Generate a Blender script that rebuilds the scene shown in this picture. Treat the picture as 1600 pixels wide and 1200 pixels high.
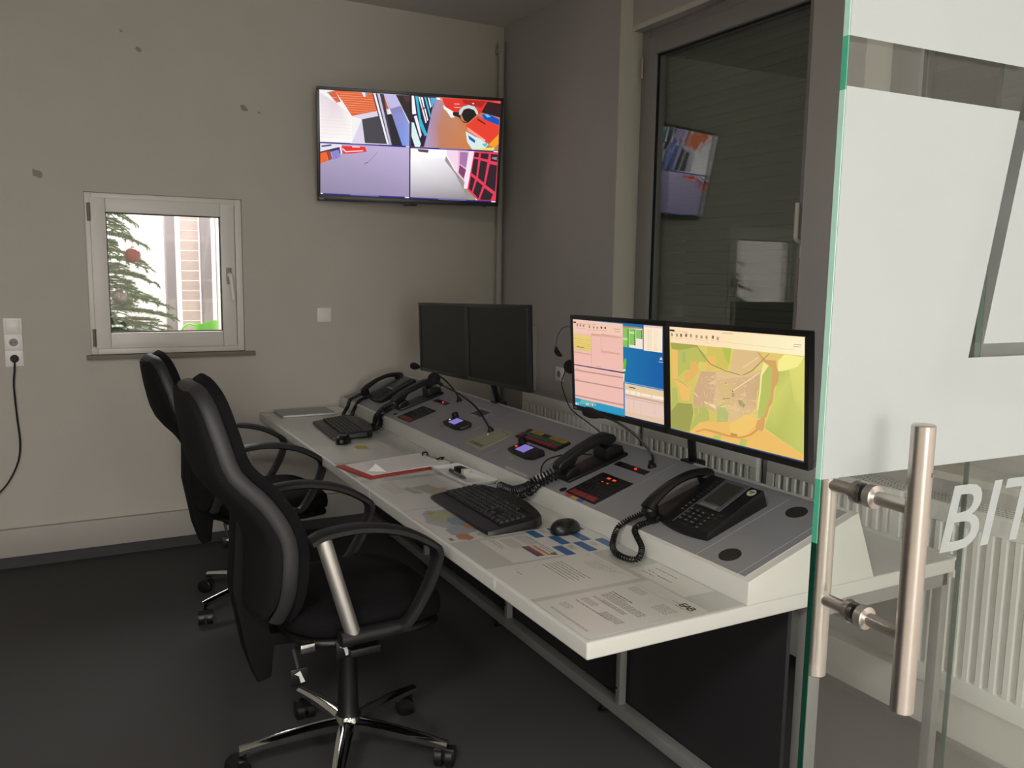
import bpy, bmesh, math, random
from mathutils import Vector, Matrix
random.seed(7)
for o_ in list(bpy.data.objects): bpy.data.objects.remove(o_, do_unlink=True)
S = bpy.context.scene
COL = S.collection
PI = math.pi
R = math.radians

# ---------------------------------------------------------------- camera
cam_d = bpy.data.cameras.new('camera'); cam = bpy.data.objects.new('camera', cam_d); COL.objects.link(cam)
cam_d.sensor_width = 36.0; cam_d.lens = 1318.45 * 36.0 / 1600.0; cam_d.clip_start = 0.02; cam_d.clip_end = 60
YAW, PIT, ROL = 0.49656, 0.12970, 0.01504
fw = Vector((math.sin(YAW)*math.cos(PIT), math.cos(YAW)*math.cos(PIT), -math.sin(PIT)))
rt = Vector((math.cos(YAW), -math.sin(YAW), 0)); up = rt.cross(fw)
r2 = math.cos(ROL)*rt + math.sin(ROL)*up; u2 = -math.sin(ROL)*rt + math.cos(ROL)*up
cam.matrix_world = Matrix(((r2.x, u2.x, -fw.x, 0), (r2.y, u2.y, -fw.y, 0), (r2.z, u2.z, -fw.z, 1.5198), (0, 0, 0, 1)))
S.camera = cam
# ---------------------------------------------------------------- world and exposure
W = bpy.data.worlds.new('night'); S.world = W; W.use_nodes = True
W.node_tree.nodes['Background'].inputs[0].default_value = (0.004, 0.005, 0.008, 1)
W.node_tree.nodes['Background'].inputs[1].default_value = 0.3
S.view_settings.view_transform = 'Standard'; S.view_settings.look = 'None'
S.view_settings.exposure = 0.0; S.view_settings.gamma = 1.0; S.view_settings.use_curve_mapping = False
def area(name, loc, rot, sx, sy, power, col, spread=180):
    l = bpy.data.lights.new(name, 'AREA'); l.shape = 'RECTANGLE'; l.size = sx; l.size_y = sy; l.energy = power; l.color = col; l.spread = R(spread)
    o = bpy.data.objects.new(name, l); COL.objects.link(o); o.location = loc; o.rotation_euler = rot; return o
WARM = (1.0, 0.98, 0.965)
HALL_LAMPS = ((-1.2, -0.5, 1.0, 0.6, 70), (-0.6, -4.6, 1.2, 0.6, 18), (1.45, -1.35, 1.4, 0.8, 37), (1.5, -4.6, 1.2, 0.6, 18))
for lx, ly, lw, ld, lp in HALL_LAMPS: area('hall_light', (lx, ly, 2.925), (0, 0, 0), lw, ld, lp, WARM)
area('hall_fill_light', (-0.9, -6.85, 1.65), (R(90), 0, 0), 2.0, 1.7, 165, (1.0, 0.98, 0.96))  # added fill light behind the camera, evens out the room; no known window
area('lobby_light', (0.9, 7.0, 2.95), (0, 0, 0), 2.6, 1.6, 230, (1.0, 0.95, 0.96))

# ---------------------------------------------------------------- materials
def lin(c):
    c = c / 255.0
    return c / 12.92 if c <= 0.04045 else ((c + 0.055) / 1.055) ** 2.4
def rgb(h): return tuple(lin(int(h[i:i+2], 16)) for i in (0, 2, 4)) + (1.0,)
MC = {}
def mat(name, col, rough=0.5, metal=0.0, var=0.06, scale=30.0, bump=0.0, bscale=200.0, coat=0.0, spec=0.5):
    if name in MC: return MC[name]
    m = bpy.data.materials.new(name); m.use_nodes = True; MC[name] = m
    nt = m.node_tree; N = nt.nodes; L = nt.links; b = N['Principled BSDF']
    b.inputs['Roughness'].default_value = rough; b.inputs['Metallic'].default_value = metal
    b.inputs['Coat Weight'].default_value = coat; b.inputs['Specular IOR Level'].default_value = spec
    tc = N.new('ShaderNodeTexCoord'); nz = N.new('ShaderNodeTexNoise'); nz.inputs['Scale'].default_value = scale; nz.inputs['Detail'].default_value = 4
    L.new(tc.outputs['Object'], nz.inputs['Vector'])
    mx = N.new('ShaderNodeMix'); mx.data_type = 'RGBA'; c = rgb(col)
    mx.inputs['A'].default_value = tuple(x*(1-var) for x in c[:3]) + (1,); mx.inputs['B'].default_value = tuple(min(1, x*(1+var)) for x in c[:3]) + (1,)
    L.new(nz.outputs['Fac'], mx.inputs['Factor']); L.new(mx.outputs['Result'], b.inputs['Base Color'])
    if bump:
        n2 = N.new('ShaderNodeTexNoise'); n2.inputs['Scale'].default_value = bscale; n2.inputs['Detail'].default_value = 3
        L.new(tc.outputs['Object'], n2.inputs['Vector'])
        bp = N.new('ShaderNodeBump'); bp.inputs['Strength'].default_value = bump; bp.inputs['Distance'].default_value = 0.002
        L.new(n2.outputs['Fac'], bp.inputs['Height']); L.new(bp.outputs['Normal'], b.inputs['Normal'])
    return m
def emis(name, col, st, base='101010'):
    if name in MC: return MC[name]
    m = mat(name, base, 0.3); b = m.node_tree.nodes['Principled BSDF']
    b.inputs['Emission Color'].default_value = rgb(col); b.inputs['Emission Strength'].default_value = st
    return m
def glass(name, tint=(0.982, 0.993, 0.988), ior=1.45, rough=0.0):
    if name in MC: return MC[name]
    m = bpy.data.materials.new(name); m.use_nodes = True; MC[name] = m
    nt = m.node_tree; N = nt.nodes; L = nt.links; N.remove(N['Principled BSDF']); out = N['Material Output']
    t = N.new('ShaderNodeBsdfTransparent'); t.inputs[0].default_value = tint + (1,)
    g = N.new('ShaderNodeBsdfGlossy'); g.inputs['Roughness'].default_value = rough; g.inputs[0].default_value = (0.95, 0.97, 0.96, 1)
    f = N.new('ShaderNodeFresnel'); mx = N.new('ShaderNodeMixShader')
    # the pane is a thin sheet: both faces reflect like air to glass
    ge = N.new('ShaderNodeNewGeometry'); io = N.new('ShaderNodeMapRange'); io.inputs['To Min'].default_value = ior; io.inputs['To Max'].default_value = 1.0/ior
    L.new(ge.outputs['Backfacing'], io.inputs['Value']); L.new(io.outputs['Result'], f.inputs['IOR'])
    L.new(f.outputs[0], mx.inputs[0]); L.new(t.outputs[0], mx.inputs[1]); L.new(g.outputs[0], mx.inputs[2]); L.new(mx.outputs[0], out.inputs[0])
    return m
def film_mat(name='frosted_film', clearness=0.10):
    m = bpy.data.materials.new(name); m.use_nodes = True
    nt = m.node_tree; N = nt.nodes; L = nt.links; N.remove(N['Principled BSDF']); out = N['Material Output']
    d = N.new('ShaderNodeBsdfDiffuse'); t = N.new('ShaderNodeBsdfTranslucent'); p = N.new('ShaderNodeBsdfTransparent')
    nz = N.new('ShaderNodeTexNoise'); nz.inputs['Scale'].default_value = 6; r = N.new('ShaderNodeValToRGB')
    r.color_ramp.elements[0].color = (0.575, 0.615, 0.62, 1); r.color_ramp.elements[1].color = (0.61, 0.645, 0.65, 1)
    L.new(nz.outputs['Fac'], r.inputs[0]); L.new(r.outputs[0], d.inputs[0]); t.inputs[0].default_value = (0.7, 0.74, 0.73, 1); p.inputs[0].default_value = (0.9, 0.93, 0.92, 1)
    a = N.new('ShaderNodeMixShader'); a.inputs[0].default_value = 0.30; L.new(d.outputs[0], a.inputs[1]); L.new(t.outputs[0], a.inputs[2])
    b = N.new('ShaderNodeMixShader'); b.inputs[0].default_value = clearness; L.new(a.outputs[0], b.inputs[1]); L.new(p.outputs[0], b.inputs[2])
    L.new(b.outputs[0], out.inputs[0]); return m
def attr_mat(name, emit=0.0, rough=0.6):
    if name in MC: return MC[name]
    m = bpy.data.materials.new(name); m.use_nodes = True; MC[name] = m
    nt = m.node_tree; N = nt.nodes; L = nt.links; b = N['Principled BSDF']
    a = N.new('ShaderNodeAttribute'); a.attribute_name = 'Col'
    b.inputs['Roughness'].default_value = rough
    if emit:
        b.inputs['Base Color'].default_value = (0.01, 0.01, 0.01, 1); b.inputs['Emission Strength'].default_value = emit
        L.new(a.outputs['Color'], b.inputs['Emission Color'])
    else: L.new(a.outputs['Color'], b.inputs['Base Color'])
    return m

# ---------------------------------------------------------------- mesh helpers
class MB:
    def __init__(s): s.b = bmesh.new()
    def box(s, x0, x1, y0, y1, z0, z1, M=None):
        vs = [s.b.verts.new((x, y, z)) for x in (x0, x1) for y in (y0, y1) for z in (z0, z1)]
        for q in ((0,1,3,2),(4,6,7,5),(0,4,5,1),(2,3,7,6),(0,2,6,4),(1,5,7,3)): s.b.faces.new([vs[i] for i in q])
        if M is not None:
            for v in vs: v.co = M @ v.co
        return s
    def prism(s, pts, d, axis='y', off=0.0, M=None):
        # polygon pts in the plane across the axis, extruded from off to off+d
        def P(a, b, t): return {'y': (a, t, b), 'z': (a, b, t), 'x': (t, a, b)}[axis]
        A = [s.b.verts.new(P(a, b, off)) for a, b in pts]; B = [s.b.verts.new(P(a, b, off+d)) for a, b in pts]
        n = len(pts); s.b.faces.new(A); s.b.faces.new(B[::-1])
        for i in range(n): s.b.faces.new((A[i], B[i], B[(i+1) % n], A[(i+1) % n]))
        if M is not None:
            for v in A+B: v.co = M @ v.co
        return s
    def tube(s, pts, r, n=10, closed=False, caps=True, flat=1.0):
        pts = [Vector(p) for p in pts]; m = len(pts); rs = r if isinstance(r, (list, tuple)) else [r]*m
        rings = []; prev = None
        for i, p in enumerate(pts):
            if closed: t = pts[(i+1) % m] - pts[i-1]
            else: t = pts[min(i+1, m-1)] - pts[max(i-1, 0)]
            if t.length < 1e-9: t = Vector((0, 0, 1))
            t.normalize()
            if prev is None:
                a = Vector((0, 0, 1)) if abs(t.z) < 0.9 else Vector((1, 0, 0)); x = a.cross(t).normalized()
            else:
                x = prev - t*prev.dot(t); x.normalize()
            prev = x; y = t.cross(x)
            rings.append([s.b.verts.new(p + rs[i]*(math.cos(2*PI*k/n)*x + flat*math.sin(2*PI*k/n)*y)) for k in range(n)])
        for i in range(m if closed else m-1):
            A, B = rings[i], rings[(i+1) % m]
            for k in range(n): s.b.faces.new((A[k], A[(k+1) % n], B[(k+1) % n], B[k]))
        if caps and not closed: s.b.faces.new(rings[0][::-1]); s.b.faces.new(rings[-1])
        return s
    def lathe(s, prof, c=(0,0,0), ax=(0,0,1), n=24):
        # prof: (distance along axis, radius)
        ax = Vector(ax).normalized(); a = Vector((0,0,1)) if abs(ax.z) < 0.9 else Vector((1,0,0)); x = a.cross(ax).normalized(); y = ax.cross(x); c = Vector(c)
        rings = [[s.b.verts.new(c + ax*h + max(r, 1e-5)*(math.cos(2*PI*k/n)*x + math.sin(2*PI*k/n)*y)) for k in range(n)] for h, r in prof]
        for A, B in zip(rings, rings[1:]):
            for k in range(n): s.b.faces.new((A[k], A[(k+1) % n], B[(k+1) % n], B[k]))
        s.b.faces.new(rings[0][::-1]); s.b.faces.new(rings[-1]); return s
    def ball(s, c, r, sc=(1,1,1), n=16):
        M = Matrix.Translation(c) @ Matrix.Diagonal((sc[0], sc[1], sc[2], 1))
        bmesh.ops.create_uvsphere(s.b, u_segments=n, v_segments=n//2+2, radius=r, matrix=M); return s
    def grid(s, rows, closed_u=False):
        V = [[s.b.verts.new(p) for p in row] for row in rows]
        for i in range(len(V)-1):
            n = len(V[i])
            for k in range(n if closed_u else n-1): s.b.faces.new((V[i][k], V[i][(k+1) % n], V[i+1][(k+1) % n], V[i+1][k]))
        return V
    def build(s, name, m, parent=None, bevel=0.0, smooth=False, M=None, seg=2, angle=40):
        bmesh.ops.recalc_face_normals(s.b, faces=s.b.faces[:])
        if bevel:
            es = [e for e in s.b.edges if len(e.link_faces) == 2 and e.calc_face_angle(0) > R(30)]
            bmesh.ops.bevel(s.b, geom=es, offset=bevel, segments=seg, affect='EDGES', profile=0.6, clamp_overlap=True)
        me = bpy.data.meshes.new(name); s.b.to_mesh(me); s.b.free()
        if isinstance(m, (list, tuple)):
            for q in m: me.materials.append(q)
        else: me.materials.append(m)
        if smooth or bevel:
            for p in me.polygons: p.use_smooth = True
            try: me.set_sharp_from_angle(angle=R(angle))
            except Exception: pass
        o = bpy.data.objects.new(name, me); COL.objects.link(o)
        if parent is not None: o.parent = parent
        if M is not None: o.matrix_local = M
        return o
def tag(o, label=None, cat=None, group=None, kind=None):
    if label: o['label'] = label
    if cat: o['category'] = cat
    if group: o['group'] = group
    if kind: o['kind'] = kind
    return o
def thing(name, label, cat, loc=(0,0,0), rz=0.0, group=None, M=None):
    e = bpy.data.objects.new(name, None); COL.objects.link(e); e.empty_display_size = 0.05
    if M is not None: e.matrix_world = M
    else: e.location = loc; e.rotation_euler = (0, 0, rz)
    return tag(e, label, cat, group)
def struct(o): o['kind'] = 'structure'; return o
def kids(o): return [c for c in bpy.data.objects if c.parent == o]
def dup(root, M, label, group=None):
    mp = {}
    def rec(o, par):
        c = o.copy(); COL.objects.link(c)
        if par is not None: c.parent = par; c.matrix_parent_inverse = o.matrix_parent_inverse.copy()
        for k in CH.get(o.name, []): rec(k, c)
        return c
    CH = {}
    for c in list(bpy.data.objects):
        if c.parent is not None: CH.setdefault(c.parent.name, []).append(c)
    n = rec(root, None); n.matrix_world = M; n['label'] = label
    if group: n['group'] = group
    return n
def catmull(P, n=8):
    P = [Vector(p) for p in P]; Q = [2*P[0]-P[1]] + P + [2*P[-1]-P[-2]]; out = []
    for i in range(1, len(Q)-2):
        a, b, c, d = Q[i-1], Q[i], Q[i+1], Q[i+2]
        for k in range(n):
            t = k/n; out.append(0.5*((2*b) + (c-a)*t + (2*a-5*b+4*c-d)*t*t + (3*b-a-3*c+d)*t**3))
    out.append(P[-1]); return out
def coil(path, turns, cr, wr, n=5, per=9):
    P = catmull(path, 16); L = [0]
    for a, b in zip(P, P[1:]): L.append(L[-1] + (b-a).length)
    N = turns*per; out = []; j = 0; prev = None
    for i in range(N+1):
        s = L[-1]*i/N
        while j < len(P)-2 and L[j+1] < s: j += 1
        f = (s-L[j])/max(1e-9, L[j+1]-L[j]); p = P[j].lerp(P[j+1], f); t = (P[min(j+2, len(P)-1)]-P[max(0, j-1)]).normalized()
        if prev is None: x = (Vector((0,0,1)) if abs(t.z) < 0.9 else Vector((1,0,0))).cross(t).normalized()
        else: x = (prev - t*prev.dot(t)).normalized()
        prev = x; y = t.cross(x); a = 2*PI*i/per
        out.append(p + cr*(math.cos(a)*x + math.sin(a)*y))
    return MB().tube(out, wr, n)
def text(s, name, size, m, parent=None, M=None, shear=0.0, off=0.0, ext=0.0003, align='LEFT', spacing=1.0):
    c = bpy.data.curves.new(name, 'FONT'); c.body = s; c.size = size; c.shear = shear; c.offset = off; c.extrude = ext; c.align_x = align; c.resolution_u = 4; c.space_character = spacing
    t = bpy.data.objects.new('tmp', c); COL.objects.link(t); bpy.context.view_layer.update()
    me = bpy.data.meshes.new_from_object(t.evaluated_get(bpy.context.evaluated_depsgraph_get())); bpy.data.objects.remove(t, do_unlink=True)
    me.materials.clear(); me.materials.append(m); me.name = name
    o = bpy.data.objects.new(name, me); COL.objects.link(o)
    if parent is not None: o.parent = parent
    if M is not None: o.matrix_local = M
    return o
def art(name, polys, w, h, m, parent, M, dz=3e-5):
    # flat printed or displayed picture: coloured polygons on a w x h sheet, u to the right, v downwards
    vs, fs, cs = [], [], []
    for i, (c, p) in enumerate(polys):
        if len(p) < 3: continue
        b = len(vs); vs += [((u-0.5)*w, (0.5-v)*h, i*dz) for u, v in p]; fs.append(tuple(range(b, b+len(p))))
        cc = [rgb(c)] if isinstance(c, str) else [tuple(lin(x) for x in q) + (1.0,) for q in c]; cs += [cc[k % len(cc)] for k in range(len(p))]
    me = bpy.data.meshes.new(name); me.from_pydata(vs, [], fs); me.materials.append(m)
    a = me.color_attributes.new('Col', 'FLOAT_COLOR', 'POINT')
    for i, c in enumerate(cs): a.data[i].color = c
    o = bpy.data.objects.new(name, me); COL.objects.link(o)
    if parent is not None: o.parent = parent
    o.matrix_local = M
    return o
def frameM(o, x, y, z):
    x, y, z = Vector(x).normalized(), Vector(y).normalized(), Vector(z).normalized()
    return Matrix(((x.x, y.x, z.x, o[0]), (x.y, y.y, z.y, o[1]), (x.z, y.z, z.z, o[2]), (0, 0, 0, 1)))
T = Matrix.Translation

# ---------------------------------------------------------------- materials used
wallM = mat('wall_paint', 'c0bbb1', 0.85, var=0.05, scale=5, bump=0.25, bscale=160)
greyM = mat('grey_wall_paint', 'b6b3b0', 0.85, var=0.04, scale=5, bump=0.25, bscale=160)
revM = mat('white_reveal_paint', 'cfccbf', 0.8, var=0.03, scale=6, bump=0.2, bscale=160)
ceilM = mat('ceiling_paint', 'cfccc8', 0.9, var=0.03, scale=4, bump=0.3, bscale=120)
floorM = mat('dark_vinyl_floor', '474646', 0.8, var=0.16, scale=260, bump=0.05, spec=0.25)
vinylM = mat('vinyl_cove', '3a3839', 0.6)
trimM = mat('white_trunking', 'aaa59d', 0.5, var=0.02)
frameM_ = mat('window_frame_grey', '949290', 0.45, var=0.02)
frameW = mat('window_frame_white', 'ded9d2', 0.4, var=0.02)
blackR = mat('black_rubber', '0c0c0c', 0.6)
blackP = mat('black_plastic', '131314', 0.38, var=0.1, bump=0.1, bscale=900)
blackG = mat('black_gloss_plastic', '0e0e10', 0.34)
darkP = mat('dark_grey_plastic', '2b2b2e', 0.45)
shellM = mat('chair_plastic_grey', '2d2c2f', 0.5, bump=0.2, bscale=700)
fabM = mat('black_fabric', '100f11', 0.95, var=0.25, scale=220, bump=0.5, bscale=900, spec=0.2)
chrome = mat('polished_chrome', 'd8d8d8', 0.09, 1.0, var=0.02)
steel = mat('brushed_steel', 'c9c2bc', 0.30, 1.0, var=0.05, scale=60)
deskM = mat('white_laminate', 'd0d0cb', 0.42, var=0.015)
consM = mat('white_console_lacquer', 'd8d8d2', 0.4, var=0.015)
plateM = mat('grey_console_plate', '929397', 0.5, var=0.12, scale=500)
seamM = mat('aluminium_seam', 'e6e6e6', 0.4)
paperM = mat('white_paper', 'f2efec', 0.75, var=0.01)
inkM = mat('print_ink', '4a4846', 0.7)
radM = mat('radiator_enamel', 'f3f2ed', 0.32, var=0.01)
radG = mat('radiator_inner', '585856', 0.5)
alu = mat('grey_frame_metal', '908f8d', 0.45, 0.3)
modM = mat('dark_modesty_panel', '232225', 0.6)
whiteP = mat('white_plastic', 'ece9e2', 0.35, var=0.02)
artE = attr_mat('display_light', 1.0)
artE2 = attr_mat('display_light_strong', 1.0)
artP = attr_mat('colour_print', 0.0, 0.6)
filmM = film_mat(); filmT = film_mat('frosted_letter_film', 0.25)
clear = glass('clear_glass')
winG = glass('window_glass', (0.97, 0.98, 0.97), 1.5)
TV_ART=[([(244,242,240)],[(0.0,0.0),(0.496,0.002),(0.498,0.488),(0.001,0.484)]),
([(232,220,228),(228,212,220),(251,246,240),(255,253,248),(253,248,244)],[(0.004,0.028),(0.086,0.11),(0.172,0.226),(0.172,0.475),(0.001,0.484)]),
([(154,138,144)],[(0.038,0.023),(0.077,0.002),(0.073,0.021),(0.049,0.034)]),
([(216,96,60)],[(0.049,0.034),(0.082,0.001),(0.113,0.098),(0.09,0.112)]),
([(224,98,44)],[(0.078,0.0),(0.281,0.003),(0.31,0.167),(0.172,0.225),(0.123,0.097)]),
([(200,88,60)],[(0.331,0.003),(0.343,0.003),(0.373,0.141),(0.346,0.153)]),
([(240,240,255)],[(0.225,0.002),(0.243,0.002),(0.246,0.043),(0.235,0.039)]),
([(136,136,168)],[(0.243,0.002),(0.256,0.002),(0.26,0.032),(0.246,0.034)]),
([(222,212,234)],[(0.172,0.226),(0.365,0.139),(0.372,0.188),(0.226,0.249),(0.172,0.475),(0.241,0.475),(0.225,0.249)]),
([(68,66,74)],[(0.226,0.251),(0.318,0.21),(0.359,0.472),(0.243,0.473)]),
([(38,34,44)],[(0.363,0.192),(0.388,0.184),(0.456,0.48),(0.396,0.479)]),
([(58,54,64)],[(0.281,0.003),(0.343,0.003),(0.396,0.479),(0.359,0.472)]),
([(244,240,252)],[(0.287,0.002),(0.299,0.003),(0.376,0.473),(0.365,0.472)]),
([(200,192,220)],[(0.308,0.004),(0.322,0.004),(0.39,0.475),(0.379,0.474)]),
([(138,134,192)],[(0.388,0.182),(0.343,0.003),(0.409,0.004),(0.494,0.295),(0.498,0.478),(0.45,0.478)]),
([(196,188,232)],[(0.343,0.003),(0.409,0.004),(0.438,0.102),(0.382,0.137)]),
([(140,140,200),(140,144,208),(144,176,240),(136,168,240),(124,152,232)],[(0.393,0.177),(0.45,0.162),(0.494,0.305),(0.498,0.478),(0.45,0.478)]),
([(44,38,40)],[(0.409,0.004),(0.494,0.002),(0.495,0.276)]),
([(74,48,48)],[(0.448,0.005),(0.487,0.004),(0.488,0.068),(0.465,0.061)]),
([(180,166,200),(196,180,220),(156,144,180),(142,134,164)],[(0.003,0.493),(0.499,0.488),(0.502,0.987),(0.0,0.971)]),
([(230,224,244)],[(0.002,0.496),(0.117,0.497),(0.117,0.517),(0.002,0.574)]),
([(58,52,80)],[(0.009,0.516),(0.06,0.501),(0.063,0.514),(0.009,0.531)]),
([(48,44,72)],[(0.002,0.574),(0.112,0.518),(0.117,0.584),(0.062,0.569),(0.002,0.611)]),
([(240,100,28)],[(0.002,0.588),(0.033,0.571),(0.043,0.656),(0.002,0.689)]),
([(160,64,48)],[(0.033,0.569),(0.054,0.56),(0.065,0.64),(0.046,0.656)]),
([(140,132,208)],[(0.06,0.569),(0.101,0.547),(0.109,0.618),(0.07,0.646)]),
([(244,240,255)],[(0.105,0.518),(0.113,0.518),(0.118,0.586),(0.112,0.586)]),
([(230,46,42)],[(0.117,0.51),(0.244,0.508),(0.254,0.555),(0.172,0.578),(0.124,0.585)]),
([(255,216,220)],[(0.123,0.531),(0.142,0.558),(0.233,0.542),(0.234,0.551),(0.139,0.57),(0.119,0.541)]),
([(255,192,200)],[(0.172,0.506),(0.216,0.506),(0.216,0.519),(0.175,0.521)]),
([(92,76,108)],[(0.239,0.667),(0.261,0.652),(0.26,0.662),(0.242,0.671)]),
([(147,138,168)],[(0.261,0.651),(0.312,0.551),(0.314,0.554),(0.265,0.655)]),
([(44,32,128)],[(0.002,0.481),(0.502,0.478),(0.502,0.494),(0.002,0.493)]),
([(128,120,192)],[(0.164,0.48),(0.32,0.48),(0.32,0.485),(0.164,0.487)]),
([(255,255,255)],[(0.47,0.482),(0.513,0.483),(0.513,0.491),(0.47,0.49)]),
([(44,32,128)],[(0.0,0.971),(0.505,0.977),(0.505,0.992),(0.0,0.984)]),
([(128,120,192)],[(0.164,0.973),(0.322,0.977),(0.322,0.985),(0.164,0.981)]),
([(255,255,255)],[(0.47,0.979),(0.508,0.98),(0.508,0.989),(0.47,0.988)]),
([(255,255,255)],[(0.001,0.968),(0.012,0.969),(0.012,0.979),(0.001,0.978)]),
([(240,176,144)],[(0.086,0.019),(0.281,0.018),(0.281,0.02),(0.086,0.023)]),
([(240,176,144)],[(0.095,0.04),(0.285,0.04),(0.285,0.042),(0.095,0.044)]),
([(240,176,144)],[(0.104,0.061),(0.288,0.061),(0.288,0.064),(0.104,0.065)]),
([(240,176,144)],[(0.113,0.082),(0.291,0.083),(0.291,0.086),(0.113,0.086)]),
([(240,176,144)],[(0.122,0.103),(0.295,0.105),(0.295,0.108),(0.122,0.107)]),
([(240,176,144)],[(0.132,0.124),(0.298,0.127),(0.298,0.13),(0.132,0.128)]),
([(240,176,144)],[(0.141,0.145),(0.302,0.149),(0.302,0.152),(0.141,0.149)]),
([(240,176,144)],[(0.15,0.166),(0.305,0.171),(0.305,0.174),(0.15,0.17)]),
([(240,176,144)],[(0.159,0.188),(0.309,0.193),(0.309,0.196),(0.159,0.191)]),
([(228,220,220)],[(0.003,0.055),(0.091,0.066),(0.091,0.068),(0.003,0.058)]),
([(228,220,220)],[(0.003,0.086),(0.098,0.096),(0.098,0.098),(0.003,0.089)]),
([(228,220,220)],[(0.003,0.117),(0.104,0.127),(0.104,0.129),(0.003,0.12)]),
([(228,220,220)],[(0.003,0.148),(0.11,0.158),(0.11,0.159),(0.003,0.151)]),
([(228,220,220)],[(0.003,0.179),(0.117,0.188),(0.117,0.19),(0.003,0.182)]),
([(228,220,220)],[(0.002,0.211),(0.123,0.219),(0.123,0.221),(0.002,0.213)]),
([(228,220,220)],[(0.002,0.242),(0.172,0.246),(0.172,0.248),(0.002,0.245)]),
([(228,220,220)],[(0.002,0.273),(0.172,0.278),(0.172,0.28),(0.002,0.276)]),
([(228,220,220)],[(0.002,0.305),(0.172,0.309),(0.172,0.311),(0.002,0.307)]),
([(228,220,220)],[(0.002,0.336),(0.172,0.341),(0.172,0.343),(0.002,0.339)]),
([(228,220,220)],[(0.001,0.368),(0.172,0.373),(0.172,0.375),(0.001,0.37)]),
([(228,220,220)],[(0.001,0.399),(0.172,0.405),(0.172,0.407),(0.001,0.402)]),
([(228,220,220)],[(0.001,0.431),(0.172,0.437),(0.172,0.439),(0.001,0.434)]),
([(228,220,220)],[(0.001,0.463),(0.172,0.47),(0.172,0.471),(0.001,0.466)]),
([(184,124,100)],[(0.491,0.0),(1.0,0.0),(1.0,0.491),(0.494,0.486)]),
([(176,144,168),(176,144,168),(192,128,104),(192,128,96),(168,160,208),(184,164,200),(168,144,176)],[(0.631,0.02),(0.659,0.022),(0.658,0.293),(0.667,0.482),(0.576,0.486),(0.591,0.318),(0.603,0.186)]),
([(176,144,160),(192,136,112),(200,120,56),(208,128,64),(192,128,96),(192,128,104)],[(0.659,0.022),(0.688,0.075),(0.818,0.222),(0.848,0.483),(0.668,0.484),(0.658,0.293)]),
([(34,24,64)],[(0.491,0.0),(0.636,0.001),(0.61,0.129),(0.603,0.204),(0.586,0.365),(0.57,0.48),(0.542,0.483),(0.497,0.486)]),
([(253,246,248)],[(0.496,0.003),(0.509,0.003),(0.524,0.17),(0.502,0.177)]),
([(253,238,244)],[(0.511,0.194),(0.527,0.184),(0.557,0.368),(0.549,0.397)]),
([(216,244,240)],[(0.499,0.251),(0.512,0.255),(0.553,0.453),(0.548,0.484),(0.521,0.484),(0.5,0.382)]),
([(48,184,208)],[(0.516,0.003),(0.53,0.004),(0.55,0.209),(0.589,0.365),(0.575,0.376),(0.545,0.284)]),
([(253,240,244)],[(0.533,0.008),(0.542,0.009),(0.559,0.116),(0.554,0.121)]),
([(255,255,255)],[(0.547,0.011),(0.558,0.013),(0.57,0.105),(0.565,0.11)]),
([(244,232,240)],[(0.554,0.125),(0.562,0.12),(0.584,0.243),(0.577,0.255)]),
([(253,246,250)],[(0.568,0.119),(0.575,0.114),(0.592,0.224),(0.586,0.229)]),
([(56,192,204)],[(0.566,0.009),(0.577,0.011),(0.606,0.185),(0.6,0.195)]),
([(232,244,252)],[(0.586,0.011),(0.594,0.011),(0.607,0.092),(0.601,0.111)]),
([(88,168,216)],[(0.6,0.01),(0.636,0.008),(0.612,0.101),(0.606,0.083)]),
([(255,255,255)],[(0.633,0.006),(0.653,0.006),(0.659,0.024),(0.636,0.023)]),
([(226,52,40)],[(0.659,0.004),(0.999,0.0),(0.874,0.141),(0.741,0.135),(0.7,0.12),(0.677,0.057)]),
([(255,136,136)],[(0.659,0.005),(0.667,0.005),(0.671,0.039),(0.662,0.031)]),
([(246,242,240)],[(0.674,0.071),(0.691,0.093),(0.735,0.131),(0.739,0.182),(0.719,0.186),(0.692,0.126),(0.676,0.104)]),
([(38,22,28)],[(0.729,0.131),(0.769,0.132),(0.777,0.207),(0.818,0.226),(0.795,0.229),(0.765,0.179),(0.73,0.164)]),
([(176,32,32)],[(0.778,0.009),(0.917,0.009),(0.89,0.073),(0.79,0.045)]),
([(184,228,228)],[(0.764,0.156),(0.766,0.109),(0.785,0.074),(0.817,0.057),(0.849,0.067),(0.867,0.099),(0.874,0.136),(0.865,0.143),(0.85,0.1),(0.817,0.085),(0.789,0.102),(0.776,0.152)]),
([(28,20,24)],[(0.779,0.152),(0.792,0.103),(0.817,0.088),(0.847,0.101),(0.865,0.146),(0.818,0.226),(0.794,0.205)]),
([(255,224,224)],[(0.736,0.051),(0.765,0.05),(0.765,0.056),(0.736,0.057)]),
([(255,224,224)],[(0.735,0.084),(0.774,0.083),(0.774,0.087),(0.735,0.088)]),
([(255,224,224)],[(0.836,0.036),(0.849,0.036),(0.848,0.045),(0.837,0.044)]),
([(48,24,28)],[(0.923,0.013),(1.0,0.024),(1.0,0.157),(0.891,0.12)]),
([(255,80,80)],[(0.955,0.005),(1.0,0.005),(1.0,0.019),(0.958,0.017)]),
([(232,64,44)],[(0.871,0.155),(0.998,0.239),(0.997,0.321),(0.941,0.422),(0.813,0.279),(0.807,0.251)]),
([(108,20,32)],[(0.872,0.179),(0.92,0.224),(0.918,0.236),(0.869,0.193)]),
([(20,80,192)],[(0.894,0.139),(0.932,0.13),(0.997,0.176),(0.997,0.234),(0.91,0.185)]),
([(96,200,224)],[(0.909,0.137),(0.929,0.133),(0.948,0.157),(0.927,0.164)]),
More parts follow.
